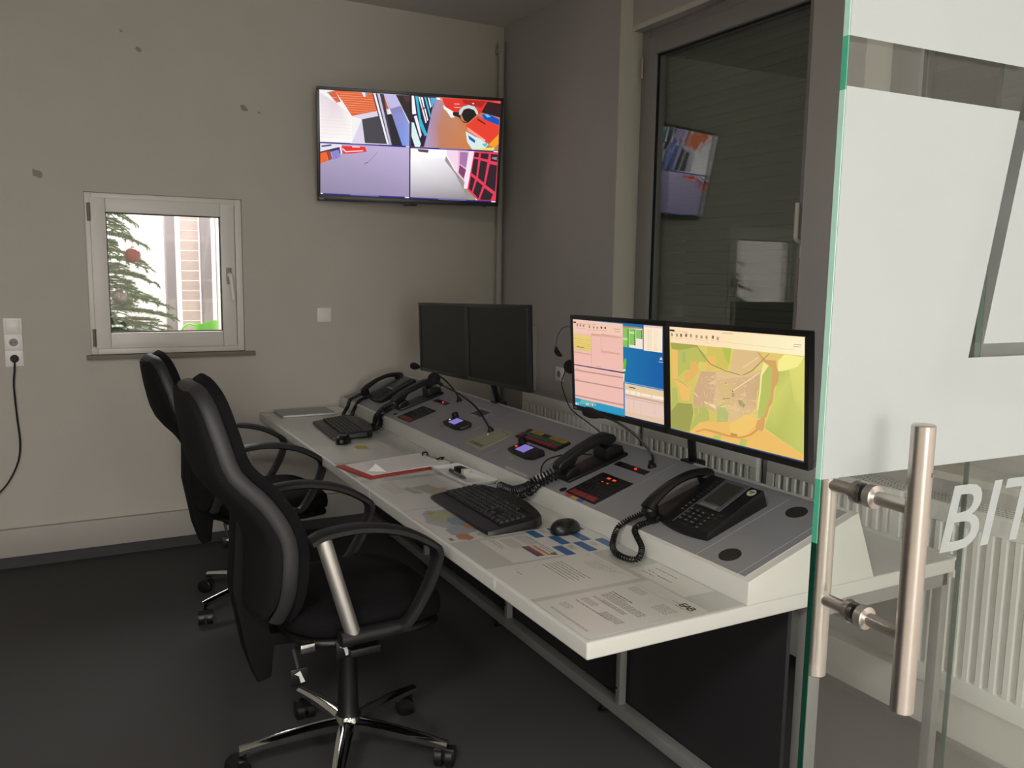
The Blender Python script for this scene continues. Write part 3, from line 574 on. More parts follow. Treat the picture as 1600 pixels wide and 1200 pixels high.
DESK_ART=[([(28,140,184),(12,92,160),(12,88,160),(28,152,192)],[(0.0,0.0),(1.0,0.0),(1.0,1.0),(0.0,1.0)]),
([(40,152,192)],[(0.002,0.924),(0.588,0.912),(0.593,0.986),(0.0,1.0)]),
([(96,184,176)],[(0.081,0.922),(0.276,0.919),(0.146,0.967),(0.052,0.976)]),
([(238,188,176)],[(0.0,0.0),(0.594,0.011),(0.584,0.913),(0.002,0.918)]),
([(242,200,180)],[(0.0,0.0),(0.594,0.011),(0.591,0.132),(0.004,0.157)]),
([(24,28,40)],[(0.005,0.026),(0.042,0.027),(0.041,0.043),(0.004,0.042)]),
([(230,204,116)],[(0.009,0.166),(0.006,0.169),(0.223,0.181),(0.219,0.342),(0.008,0.347)]),
([(216,168,144)],[(0.228,0.14),(0.342,0.146),(0.342,0.168),(0.227,0.168)]),
([(216,168,144)],[(0.346,0.134),(0.575,0.151),(0.575,0.164),(0.346,0.164)]),
([(216,168,144)],[(0.345,0.319),(0.557,0.325),(0.557,0.341),(0.345,0.343)]),
([(216,168,144)],[(0.006,0.37),(0.22,0.376),(0.22,0.39),(0.006,0.388)]),
([(212,164,152)],[(0.227,0.168),(0.232,0.168),(0.226,0.499),(0.219,0.5)]),
([(212,164,152)],[(0.343,0.168),(0.347,0.167),(0.345,0.349),(0.341,0.349)]),
([(40,48,96)],[(0.0,0.522),(0.592,0.519),(0.592,0.533),(0.0,0.533)]),
([(184,144,136)],[(0.0,0.582),(0.591,0.573),(0.591,0.588),(0.0,0.597)]),
([(184,144,136)],[(0.0,0.701),(0.588,0.692),(0.588,0.706),(0.0,0.716)]),
([(184,144,136)],[(0.001,0.88),(0.584,0.867),(0.584,0.881),(0.0,0.897)]),
([(200,156,152)],[(0.023,0.568),(0.064,0.568),(0.063,0.574),(0.023,0.575)]),
([(200,156,152)],[(0.019,0.689),(0.06,0.688),(0.06,0.695),(0.019,0.696)]),
([(136,192,96)],[(0.596,0.045),(0.661,0.047),(0.659,0.249),(0.591,0.249)]),
([(184,224,144)],[(0.596,0.152),(0.643,0.153),(0.643,0.178),(0.595,0.177)]),
([(244,228,220)],[(0.661,0.033),(0.803,0.042),(0.801,0.253),(0.659,0.249)]),
([(136,192,96)],[(0.664,0.05),(0.727,0.052),(0.726,0.22),(0.662,0.22)]),
([(200,236,160)],[(0.666,0.084),(0.715,0.085),(0.715,0.103),(0.666,0.102)]),
([(136,192,96)],[(0.732,0.056),(0.797,0.056),(0.797,0.148),(0.732,0.148)]),
([(184,136,104)],[(0.593,0.03),(0.8,0.034),(0.8,0.049),(0.593,0.047)]),
([(28,60,136)],[(0.801,0.004),(0.811,0.004),(0.809,0.254),(0.799,0.256)]),
([(250,232,204)],[(0.811,0.006),(0.993,0.005),(0.987,0.263),(0.807,0.261)]),
([(240,200,176)],[(0.811,0.006),(0.993,0.005),(0.992,0.024),(0.813,0.026)]),
([(112,184,40)],[(0.602,0.382),(0.619,0.363),(0.626,0.401),(0.61,0.495),(0.587,0.513),(0.591,0.43)]),
([(232,244,192)],[(0.585,0.494),(0.613,0.484),(0.616,0.5),(0.589,0.513)]),
([(240,224,176)],[(0.584,0.534),(0.604,0.533),(0.595,0.635),(0.591,0.625)]),
([(240,224,176)],[(0.976,0.303),(0.989,0.333),(0.96,0.335)]),
([(200,216,232)],[(0.952,0.354),(0.997,0.354),(0.997,0.359),(0.951,0.36)]),
([(128,176,224)],[(0.601,0.618),(0.996,0.624),(0.995,0.632),(0.601,0.626)]),
([(232,200,184)],[(0.601,0.634),(1.0,0.639),(1.0,0.976),(0.598,0.985)]),
([(228,200,160)],[(0.601,0.634),(1.0,0.639),(1.0,0.719),(0.6,0.738)]),
([(248,232,208)],[(0.611,0.701),(0.652,0.702),(0.652,0.738),(0.61,0.738)]),
([(248,232,208)],[(0.661,0.7),(0.717,0.7),(0.716,0.742),(0.66,0.74)]),
([(248,232,208)],[(0.726,0.701),(0.766,0.701),(0.765,0.739),(0.725,0.74)]),
([(248,232,208)],[(0.773,0.704),(0.875,0.705),(0.874,0.731),(0.772,0.733)]),
([(248,232,208)],[(0.887,0.702),(0.999,0.7),(0.998,0.73),(0.886,0.735)]),
([(28,28,32)],[(0.647,0.663),(0.715,0.663),(0.715,0.672),(0.646,0.672)]),
([(200,168,144)],[(0.602,0.749),(1.0,0.749),(0.999,0.767),(0.601,0.767)]),
([(192,168,168)],[(0.603,0.783),(0.999,0.778),(0.999,0.784),(0.603,0.789)]),
([(216,184,176)],[(0.646,0.783),(0.65,0.783),(0.651,0.937),(0.646,0.938)]),
([(216,184,176)],[(0.691,0.782),(0.695,0.782),(0.696,0.938),(0.69,0.938)]),
([(216,184,176)],[(0.767,0.781),(0.771,0.781),(0.773,0.936),(0.768,0.936)]),
([(224,196,168)],[(0.6,0.927),(1.0,0.923),(1.0,0.976),(0.6,0.982)]),
([(16,28,56)],[(0.598,0.982),(1.0,0.978),(1.0,1.0),(0.598,1.0)]),
([(200,168,80)],[(0.011,0.216),(0.218,0.22),(0.218,0.224),(0.01,0.22)]),
([(200,168,80)],[(0.01,0.242),(0.217,0.245),(0.217,0.248),(0.01,0.245)]),
([(200,168,80)],[(0.009,0.267),(0.217,0.269),(0.216,0.273),(0.009,0.271)]),
([(200,168,80)],[(0.008,0.292),(0.216,0.293),(0.216,0.297),(0.008,0.296)]),
([(200,168,80)],[(0.008,0.317),(0.215,0.318),(0.215,0.322),(0.008,0.321)]),
([(200,168,80)],[(0.007,0.342),(0.215,0.342),(0.215,0.346),(0.007,0.346)]),
([(80,72,48)],[(0.043,0.309),(0.137,0.311),(0.137,0.318),(0.043,0.316)]),
([(28,80,24)],[(0.646,0.06),(0.656,0.06),(0.656,0.074),(0.645,0.073)]),
([(28,80,24)],[(0.645,0.081),(0.655,0.081),(0.655,0.095),(0.645,0.095)]),
([(28,80,24)],[(0.645,0.102),(0.655,0.102),(0.655,0.116),(0.644,0.116)]),
([(28,80,24)],[(0.644,0.123),(0.654,0.123),(0.654,0.137),(0.644,0.137)]),
([(28,80,24)],[(0.644,0.144),(0.654,0.144),(0.653,0.158),(0.643,0.158)]),
([(28,80,24)],[(0.643,0.165),(0.653,0.165),(0.653,0.179),(0.643,0.179)]),
([(28,80,24)],[(0.643,0.186),(0.653,0.186),(0.652,0.2),(0.642,0.2)]),
([(28,80,24)],[(0.642,0.207),(0.652,0.207),(0.652,0.221),(0.642,0.221)]),
([(28,80,24)],[(0.642,0.229),(0.652,0.228),(0.651,0.242),(0.641,0.242)]),
([(28,80,24)],[(0.717,0.06),(0.727,0.06),(0.726,0.073),(0.717,0.073)]),
([(28,80,24)],[(0.716,0.081),(0.726,0.081),(0.726,0.094),(0.716,0.094)]),
([(28,80,24)],[(0.716,0.101),(0.726,0.101),(0.725,0.115),(0.716,0.115)]),
([(28,80,24)],[(0.715,0.122),(0.725,0.122),(0.725,0.136),(0.715,0.136)]),
([(28,80,24)],[(0.715,0.143),(0.725,0.143),(0.724,0.157),(0.715,0.157)]),
([(28,80,24)],[(0.714,0.164),(0.724,0.164),(0.724,0.177),(0.714,0.177)]),
([(28,80,24)],[(0.714,0.185),(0.724,0.185),(0.723,0.198),(0.714,0.198)]),
([(28,80,24)],[(0.713,0.206),(0.723,0.205),(0.723,0.219),(0.713,0.219)]),
([(28,80,24)],[(0.789,0.06),(0.797,0.061),(0.797,0.073),(0.788,0.073)]),
([(28,80,24)],[(0.788,0.079),(0.797,0.08),(0.796,0.092),(0.788,0.092)]),
([(28,80,24)],[(0.788,0.098),(0.796,0.098),(0.796,0.111),(0.787,0.111)]),
([(28,80,24)],[(0.787,0.117),(0.796,0.117),(0.795,0.13),(0.787,0.129)]),
([(28,80,24)],[(0.787,0.136),(0.795,0.136),(0.795,0.149),(0.786,0.148)]),
([(208,176,152)],[(0.821,0.046),(0.835,0.046),(0.835,0.048),(0.821,0.048)]),
([(208,176,152)],[(0.848,0.046),(0.894,0.046),(0.894,0.049),(0.848,0.049)]),
([(208,176,152)],[(0.913,0.046),(0.949,0.046),(0.949,0.048),(0.913,0.048)]),
([(208,176,152)],[(0.82,0.064),(0.834,0.064),(0.834,0.066),(0.82,0.067)]),
([(208,176,152)],[(0.848,0.064),(0.894,0.064),(0.894,0.067),(0.848,0.067)]),
([(208,176,152)],[(0.912,0.064),(0.948,0.064),(0.948,0.066),(0.912,0.066)]),
([(208,176,152)],[(0.82,0.083),(0.834,0.082),(0.834,0.085),(0.82,0.085)]),
([(208,176,152)],[(0.848,0.082),(0.893,0.082),(0.893,0.085),(0.847,0.085)]),
([(208,176,152)],[(0.912,0.082),(0.948,0.081),(0.948,0.084),(0.912,0.084)]),
([(208,176,152)],[(0.82,0.101),(0.833,0.101),(0.833,0.103),(0.82,0.103)]),
([(208,176,152)],[(0.847,0.1),(0.893,0.1),(0.893,0.103),(0.847,0.104)]),
([(208,176,152)],[(0.912,0.1),(0.947,0.099),(0.947,0.101),(0.912,0.102)]),
([(208,176,152)],[(0.819,0.119),(0.833,0.119),(0.833,0.121),(0.819,0.121)]),
([(208,176,152)],[(0.847,0.118),(0.893,0.118),(0.893,0.121),(0.847,0.122)]),
([(208,176,152)],[(0.911,0.118),(0.947,0.117),(0.947,0.119),(0.911,0.12)]),
([(208,176,152)],[(0.819,0.138),(0.833,0.137),(0.832,0.139),(0.819,0.14)]),
([(208,176,152)],[(0.846,0.137),(0.892,0.136),(0.892,0.139),(0.846,0.14)]),
([(208,176,152)],[(0.911,0.136),(0.947,0.135),(0.946,0.137),(0.911,0.138)]),
([(208,176,152)],[(0.818,0.156),(0.832,0.155),(0.832,0.158),(0.818,0.158)]),
([(208,176,152)],[(0.846,0.155),(0.892,0.154),(0.892,0.157),(0.846,0.158)]),
([(208,176,152)],[(0.91,0.154),(0.946,0.153),(0.946,0.155),(0.91,0.156)]),
([(208,176,152)],[(0.818,0.174),(0.832,0.174),(0.832,0.176),(0.818,0.176)]),
([(208,176,152)],[(0.845,0.173),(0.891,0.172),(0.891,0.175),(0.845,0.176)]),
([(208,176,152)],[(0.91,0.172),(0.946,0.171),(0.946,0.173),(0.91,0.174)]),
([(208,176,152)],[(0.817,0.192),(0.831,0.192),(0.831,0.194),(0.817,0.195)]),
([(208,176,152)],[(0.845,0.191),(0.891,0.19),(0.891,0.193),(0.845,0.195)]),
([(208,176,152)],[(0.909,0.19),(0.945,0.189),(0.945,0.191),(0.909,0.192)]),
([(208,176,152)],[(0.817,0.211),(0.831,0.21),(0.831,0.212),(0.817,0.213)]),
([(208,176,152)],[(0.845,0.209),(0.89,0.208),(0.89,0.211),(0.844,0.213)]),
([(208,176,152)],[(0.909,0.208),(0.945,0.207),(0.945,0.209),(0.909,0.21)]),
([(208,176,152)],[(0.817,0.229),(0.83,0.228),(0.83,0.23),(0.817,0.231)]),
([(208,176,152)],[(0.844,0.228),(0.89,0.226),(0.89,0.229),(0.844,0.231)]),
([(208,176,152)],[(0.909,0.226),(0.944,0.224),(0.944,0.227),(0.909,0.228)]),
([(208,176,152)],[(0.816,0.247),(0.83,0.246),(0.83,0.249),(0.816,0.249)]),
([(208,176,152)],[(0.844,0.246),(0.89,0.244),(0.89,0.247),(0.844,0.249)]),
([(208,176,152)],[(0.908,0.244),(0.944,0.242),(0.944,0.245),(0.908,0.246)]),
([(156,120,112)],[(0.052,0.051),(0.071,0.052),(0.07,0.075),(0.051,0.075)]),
([(200,152,144)],[(0.041,0.093),(0.079,0.093),(0.079,0.098),(0.041,0.098)]),
([(156,120,112)],[(0.091,0.054),(0.11,0.055),(0.109,0.078),(0.09,0.077)]),
([(200,152,144)],[(0.08,0.096),(0.118,0.096),(0.118,0.101),(0.08,0.101)]),
([(156,120,112)],[(0.131,0.054),(0.149,0.055),(0.149,0.078),(0.13,0.077)]),
([(200,152,144)],[(0.12,0.096),(0.157,0.096),(0.157,0.101),(0.12,0.1)]),
([(156,120,112)],[(0.204,0.058),(0.222,0.059),(0.222,0.082),(0.203,0.082)]),
([(200,152,144)],[(0.194,0.1),(0.23,0.1),(0.23,0.105),(0.194,0.105)]),
([(156,120,112)],[(0.257,0.061),(0.274,0.062),(0.274,0.085),(0.256,0.084)]),
([(200,152,144)],[(0.247,0.102),(0.282,0.102),(0.282,0.107),(0.247,0.107)]),
([(156,120,112)],[(0.3,0.062),(0.317,0.063),(0.317,0.085),(0.299,0.085)]),
([(200,152,144)],[(0.29,0.102),(0.325,0.103),(0.325,0.107),(0.29,0.107)]),
([(48,40,44)],[(0.348,0.057),(0.366,0.058),(0.365,0.081),(0.348,0.08)]),
([(200,152,144)],[(0.339,0.098),(0.373,0.098),(0.373,0.103),(0.339,0.102)]),
([(48,40,44)],[(0.393,0.057),(0.41,0.058),(0.409,0.08),(0.392,0.079)]),
([(200,152,144)],[(0.383,0.097),(0.417,0.097),(0.417,0.102),(0.383,0.102)]),
([(176,136,128)],[(0.051,0.042),(0.072,0.043),(0.072,0.049),(0.051,0.048)]),
([(176,136,128)],[(0.089,0.043),(0.118,0.043),(0.118,0.05),(0.088,0.049)]),
([(176,136,128)],[(0.138,0.042),(0.171,0.043),(0.17,0.049),(0.138,0.048)]),
([(176,136,128)],[(0.19,0.04),(0.229,0.041),(0.229,0.047),(0.19,0.046)]),
([(176,136,128)],[(0.248,0.039),(0.294,0.04),(0.294,0.046),(0.248,0.045)]),
([(176,136,128)],[(0.499,0.066),(0.569,0.067),(0.569,0.073),(0.499,0.072)]),
([(176,136,128)],[(0.51,0.094),(0.565,0.095),(0.565,0.101),(0.51,0.1)]),
([(176,136,128)],[(0.287,0.501),(0.339,0.499),(0.339,0.505),(0.287,0.507)]),
([(200,168,160)],[(0.902,0.79),(0.918,0.789),(0.918,0.793),(0.902,0.793)]),
([(200,168,160)],[(0.901,0.806),(0.918,0.806),(0.918,0.809),(0.901,0.81)]),
([(200,168,160)],[(0.901,0.823),(0.917,0.822),(0.917,0.825),(0.901,0.826)]),
([(200,168,160)],[(0.901,0.839),(0.917,0.839),(0.917,0.842),(0.9,0.842)]),
([(200,168,160)],[(0.9,0.856),(0.917,0.855),(0.916,0.858),(0.9,0.859)]),
([(200,168,160)],[(0.9,0.872),(0.916,0.871),(0.916,0.875),(0.9,0.875)]),
([(200,168,160)],[(0.899,0.888),(0.916,0.888),(0.916,0.891),(0.899,0.892)]),
([(216,232,224)],[(0.009,0.97),(0.025,0.969),(0.025,0.997),(0.008,0.998)]),
([(168,200,208)],[(0.034,0.967),(0.05,0.966),(0.049,0.994),(0.033,0.995)]),
([(112,168,176)],[(0.066,0.963),(0.082,0.961),(0.082,0.989),(0.066,0.99)]),
([(216,208,200)],[(0.146,0.947),(0.162,0.946),(0.161,0.973),(0.146,0.974)]),
([(192,200,192)],[(0.167,0.945),(0.183,0.944),(0.182,0.971),(0.167,0.972)]),
([(184,168,152)],[(0.191,0.942),(0.206,0.941),(0.206,0.968),(0.19,0.969)]),
([(224,216,200)],[(0.219,0.938),(0.235,0.937),(0.234,0.964),(0.219,0.965)]),
([(168,176,176)],[(0.25,0.933),(0.266,0.932),(0.265,0.959),(0.25,0.96)])]
# ================================================================ the room
XR, YB, ZC = 2.53, 4.84, 3.03
struct(MB().box(-2.3, 2.75, 0.80, 4.84, -0.12, 0.0).build('floor', floorM))
struct(MB().box(-2.3, 2.75, -7.1, 0.80, -0.12, 0.0).build('floor_hall', mat('light_hall_floor', 'c6c1ba', 0.45, var=0.08, scale=40)))  # unseen; made pale to reflect in the door glass and bounce light
struct(MB().box(-2.3, 2.75, -7.1, 5.04, ZC, ZC+0.1).build('ceiling', ceilM))
wb = MB()
WX0, WX1, WZ0, WZ1 = 0.153, 0.925, 1.072, 1.90
wb.box(-2.0, WX0, YB, YB+0.2, 0, ZC); wb.box(WX1, 2.75, YB, YB+0.2, 0, ZC); wb.box(WX0, WX1, YB, YB+0.2, 0, WZ0); wb.box(WX0, WX1, YB, YB+0.2, WZ1, ZC)
wall_back = struct(wb.build('wall_back', wallM))
chipM = mat('bare_plaster_chip', '938c82', 0.9)
for (cx, cz, r) in ((0.436, 2.622, 0.016), (0.95, 2.386, 0.02), (-0.045, 1.974, 0.026), (1.03, 2.37, 0.007), (0.36, 2.70, 0.008)):
    n = 11; pts = [(cx + r*(0.75+0.5*random.random())*math.cos(2*PI*k/n), cz + 0.8*r*(0.7+0.5*random.random())*math.sin(2*PI*k/n)-0.3*r*math.cos(2*PI*k/n)) for k in range(n)]
    MB().prism(pts, 0.0008, 'y', YB-0.0008).build('paint_chip', chipM, wall_back)
struct(MB().box(-2.3, -2.0, -7.1, 5.04, 0, ZC).build('wall_left', wallM))
struct(MB().box(-2.0, -1.3, 1.0, 1.12, 0, ZC).build('wall_front', wallM))
# corridor behind the camera
struct(MB().box(-2.0, 2.75, -7.1, -7.0, 0, ZC).build('wall_corridor', mat('corridor_paint', 'e6e0d8', 0.8)))
struct(MB().box(2.53, 2.75, -7.0, 0.99, 0, ZC).build('wall_corridor_right', mat('corridor_paint', 'e6e0d8', 0.8)))
hw_ = struct(MB().box(-2.0, -1.95, -6.98, -6.93, 0.7, 2.6).box(0.12, 0.17, -6.98, -6.93, 0.7, 2.6).box(-1.95, 0.12, -6.98, -6.93, 2.55, 2.6).box(-1.95, 0.12, -6.98, -6.93, 0.7, 0.75).box(-0.94, -0.88, -6.98, -6.93, 0.75, 2.55).build('hall_fill_frame', frameW))  # unseen frame added to dress the fill light
MB().box(-1.95, 0.12, -6.97, -6.96, 0.75, 2.55).build('hall_fill_pane', emis('hall_fill_glow', 'fff4e6', 1.5), hw_)  # added glowing pane that goes with the fill light
# right wall: grey piers, white reveals, two window openings
XW = 2.665       # plane of the window frames
W1, W2, WS, WT = (2.36, 3.60), (1.12, 2.12), 0.88, 2.73
wr = MB()
wr.box(XR, 2.86, W1[1], 4.84, 0, ZC); wr.box(XR, 2.86, W2[1], W1[0], 0, ZC); wr.box(XR, 2.86, 0.99, W2[0], 0, ZC)
for a, b in (W1, W2): wr.box(XR, 2.86, a, b, 0, WS)
wall_right = struct(wr.build('wall_right', greyM))
rev = MB()
for a, b in (W1, W2):
    rev.box(XR+0.0015, XW+0.03, b-0.004, b, WS, ZC); rev.box(XR+0.0015, XW+0.03, a, a+0.004, WS, ZC); rev.box(XR-0.02, XW+0.03, a, b, WS, WS+0.025)
rev.build('reveal_lining', revM, wall_right, bevel=0.001)
k_ = MB()
for a, b in (W1, W2): k_.box(2.603, 2.86, a+0.004, b-0.004, WT, ZC)
k_.build('shutter_box', greyM, wall_right)
# narrow ledge round the shutter boxes
k_ = MB()
for a, b in (W1, W2): k_.box(2.600, 2.604, a+0.004, b-0.004, WT-0.004, WT+0.02)
k_.build('shutter_box_edge', revM, wall_right)
def big_window(name, a, b, handle=True):
    f = MB(); x0, x1 = XW, XW+0.07
    f.box(x0, x1, a+0.004, a+0.065, WS+0.025, WT); f.box(x0, x1, b-0.065, b-0.004, WS+0.025, WT); f.box(x0, x1, a+0.065, b-0.065, WT-0.065, WT); f.box(x0, x1, a+0.065, b-0.065, WS+0.025, WS+0.09)
    w = struct(f.build(name, frameM_, None, bevel=0.003))
    s = MB(); x0 -= 0.014; A, B_, Z0, Z1 = a+0.05, b-0.045, WS+0.075, WT-0.045
    ww = 0.085
    s.box(x0, x1-0.01, A, A+ww, Z0, Z1); s.box(x0, x1-0.01, B_-ww, B_, Z0, Z1); s.box(x0, x1-0.01, A+ww, B_-ww, Z1-ww, Z1); s.box(x0, x1-0.01, A+ww, B_-ww, Z0, Z0+ww)
    so = s.build('window_sash', frameM_, w, bevel=0.004)
    g = MB(); t = 0.007
    A, B_, Z0, Z1 = A+ww, B_-ww, Z0+ww, Z1-ww
    g.box(x0+0.018, x0+0.03, A, A+t, Z0, Z1); g.box(x0+0.018, x0+0.03, B_-t, B_, Z0, Z1); g.box(x0+0.018, x0+0.03, A, B_, Z1-t, Z1); g.box(x0+0.018, x0+0.03, A, B_, Z0, Z0+t)
    g.build('gasket', blackR, w)
    MB().box(x0+0.022, x0+0.026, A+0.003, B_-0.003, Z0+0.003, Z1-0.003).build('glass_pane', winG, w)
    MB().box(x0+0.046, x0+0.050, A-0.005, B_+0.005, Z0-0.005, Z1+0.005).build('glass_pane', winG, w)
    if handle:
        h = MB().box(x0-0.012, x0, A-0.055, A-0.025, 1.60, 1.67).build('handle_base', frameW, w, bevel=0.003)
        MB().tube(catmull([(x0-0.012, A-0.04, 1.66), (x0-0.045, A-0.04, 1.672), (x0-0.05, A-0.04, 1.70), (x0-0.05, A-0.04, 1.815)], 5), [0.0095]*16, 10).build('window_handle', frameW, h, smooth=True)
    hg = MB().tube([(x0-0.006, b-0.035, 2.50), (x0-0.006, b-0.035, 2.60)], 0.008, 8).build('hinge', steel, w, smooth=True)
    return w
big_window('window_1', *W1); big_window('window_2', *W2)
shM = mat('shutter_slat', '6c7165', 0.6, var=0.05)
for nm, (a, b) in (('first', W1), ('second', W2)):
    sh = thing('roller_shutter', 'closed grey-green roller shutter behind the glass of the %s window' % ('large dark' if nm == 'first' else 'partly hidden right-hand'), 'shutter', (2.80, (a+b)/2, WS), group='closed roller shutters outside the windows')
    hw = (b-a)/2-0.03
    proto = None
    for i in range(35):
        z = 0.02 + i*0.053
        if proto is None:
            proto = MB().prism([(0.0, -hw), (0.0, hw)] and [(-0.006, 0.0), (-0.009, 0.026), (-0.006, 0.0515), (0.004, 0.0515), (0.004, 0.0)], 2*hw, 'y', -hw).build('slat', shM, sh); c = proto
        else: c = proto.copy(); COL.objects.link(c); c.parent = sh
        c.location = (0, 0, z)
# skirting: dark vinyl foot and white trunking board
struct(MB().box(-2.0, 2.53, YB-0.012, YB, 0, 0.062).build('baseboard_back', vinylM))
struct(MB().box(-2.0, 2.50, YB-0.03, YB, 0.062, 0.205).build('trim_1', trimM, bevel=0.003))
struct(MB().box(2.518, 2.53, 0.99, YB-0.012, 0, 0.062).build('baseboard_right', vinylM))
struct(MB().box(2.465, 2.53, 0.99, YB, 0.062, 0.212).build('trim_2', mat('light_trunking', 'd2cec8', 0.5, var=0.02), bevel=0.003))
# left window in the back wall
def small_window():
    f = MB(); y0, y1 = YB+0.022, YB+0.09; fw_ = 0.035
    f.box(WX0, WX0+fw_, y0, y1, WZ0, WZ1); f.box(WX1-fw_, WX1, y0, y1, WZ0, WZ1); f.box(WX0+fw_, WX1-fw_, y0, y1, WZ1-fw_, WZ1); f.box(WX0+fw_, WX1-fw_, y0, y1, WZ0, WZ0+fw_)
    w = struct(f.build('window_3', frameW, bevel=0.003))
    a, b, c, d = WX0+0.025, WX1-0.04, WZ0+0.03, WZ1-0.025; s = 0.072; y0 -= 0.014
    q = MB(); q.box(a, a+s, y0, y1-0.01, c, d); q.box(b-s, b, y0, y1-0.01, c, d); q.box(a+s, b-s, y0, y1-0.01, c, c+s+0.01); q.box(a+s, b-s, y0, y1-0.01, d-s, d)
    q.build('window_sash', frameW, w, bevel=0.005)
    g = MB(); A, B_, C_, D_ = a+s, b-s, c+s+0.01, d-s; t = 0.006
    g.box(A, A+t, y0+0.02, y0+0.032, C_, D_); g.box(B_-t, B_, y0+0.02, y0+0.032, C_, D_); g.box(A, B_, y0+0.02, y0+0.032, D_-t, D_); g.box(A, B_, y0+0.02, y0+0.032, C_, C_+t)
    g.build('gasket', darkP, w)
    MB().box(A+0.002, B_-0.002, y0+0.024, y0+0.030, C_+0.002, D_-0.002).build('glass_pane', winG, w)
    MB().box(A-0.004, B_+0.004, y0+0.056, y0+0.062, C_-0.004, D_+0.004).build('glass_pane', winG, w)
    for z in (1.80, 1.16): MB().tube([(a-0.004, y0-0.004, z-0.045), (a-0.004, y0-0.004, z+0.045)], 0.009, 8).build('hinge', steel, w, smooth=True)
    h = MB().box(b-0.05, b-0.022, y0-0.012, y0, 1.44, 1.53).build('handle_base', mat('handle_plate', '8f8b86', 0.4), w, bevel=0.004)
    MB().tube(catmull([(b-0.036, y0-0.012, 1.49), (b-0.036, y0-0.045, 1.49), (b-0.032, y0-0.052, 1.46), (b-0.022, y0-0.052, 1.355)], 5), 0.011, 10).build('window_handle', mat('handle_white', 'e8e5e0', 0.35), h, smooth=True)
    MB().box(WX0-0.022, WX1+0.05, YB-0.035, YB+0.03, WZ0-0.022, WZ0).build('window_sill', mat('brown_sill', '7c7263', 0.6), w, bevel=0.002)
small_window()
# --- bright lobby seen through it
lobM = mat('lobby_white_paint', 'efe9e8', 0.8)
struct(MB().box(-2.0, 4.2, 5.04, 9.2, -0.1, 0).build('floor_lobby', mat('lobby_floor', '9a948e', 0.4)))
lw = MB(); lw.box(-2.0, 4.2, 9.0, 9.2, 0, 3.03); lw.box(-2.1, -2.0, 5.04, 9.2, 0, 3.03); lw.box(4.1, 4.2, 5.04, 9.2, 0, 3.03); lw.box(2.75, 4.2, 5.04, 5.05, 0, 3.03)
struct(lw.build('wall_lobby', lobM)); struct(MB().box(-2.0, 4.2, 5.04, 9.2, 3.03, 3.13).build('ceiling_lobby', lobM))
colM = mat('pinkish_column', 'c9b4ae', 0.7); mulM = mat('grey_mullion', '8d8486', 0.5)
pn = thing('panel_wall', 'pale wall of white panels behind the fir tree, seen through the small window', 'wall panel', (0, 8.2, 0))
for i, (x0, x1) in enumerate(((-0.6, -0.02), (-0.01, 0.55))):
    for j in range(4): MB().box(x0, x1, 0, 0.03, 0.01+j*0.62, 0.61+j*0.62).build('panel', lobM, pn, bevel=0.004)
def post(nm, lab, x0, x1, y, d, m, z1=3.03, bev=0.006):
    o = MB().box(x0, x1, y, y+d, 0, z1).build(nm, m, None, bevel=bev); tag(o, lab, 'column'); return o
post('mullion_post', 'grey vertical mullion right of the red bauble, behind the small window', 0.785, 0.86, 7.2, 0.10, mulM)
t_ = thing('roller_blind', 'tall pinkish roller blind with fine cross lines behind the small window', 'blind', (0.98, 7.25, 0))
blindM = mat('blind_fabric', 'cdb9b2', 0.8)
for j in range(26): MB().box(-0.075, 0.06, 0, 0.012, 0.55+j*0.08, 0.625+j*0.08).build('slat', blindM, t_)
post('mullion_post', 'darker grey vertical post between pink blind and white door, behind the small window', 1.045, 1.115, 7.1, 0.12, mulM)
dr = thing('lobby_door', 'white glazed door with blue notice and dark handle at the right of the small window', 'door', (1.16, 7.15, 0))
MB().box(0.0, 0.06, 0, 0.05, 0.02, 2.5).build('door_frame', lobM, dr, bevel=0.004); MB().box(0.14, 0.19, 0, 0.05, 0.02, 2.5).build('door_frame', mulM, dr, bevel=0.004); MB().box(0.25, 0.34, 0, 0.05, 0.02, 2.5).build('door_frame', lobM, dr, bevel=0.004)
MB().box(0.05, 0.25, 0.02, 0.035, 1.62, 1.70).build('cross_bar', lobM, dr, bevel=0.003)
MB().box(0.07, 0.13, 0.015, 0.03, 1.17, 1.37).build('blue_notice', mat('blue_sheet', '6a76a8', 0.6), dr)
MB().tube([(0.19, -0.04, 1.03), (0.10, -0.04, 1.035)], 0.01, 8).tube([(0.165, -0.04, 1.03), (0.165, 0.0, 1.03)], 0.01, 8).build('door_handle', darkP, dr, smooth=True)
MB().tube(catmull([(0.10, -0.05, 1.60), (0.13, -0.05, 1.46), (0.16, -0.05, 1.40), (0.165, -0.05, 1.30)], 5), 0.006, 6).build('hanging_strap', darkP, dr, smooth=True)
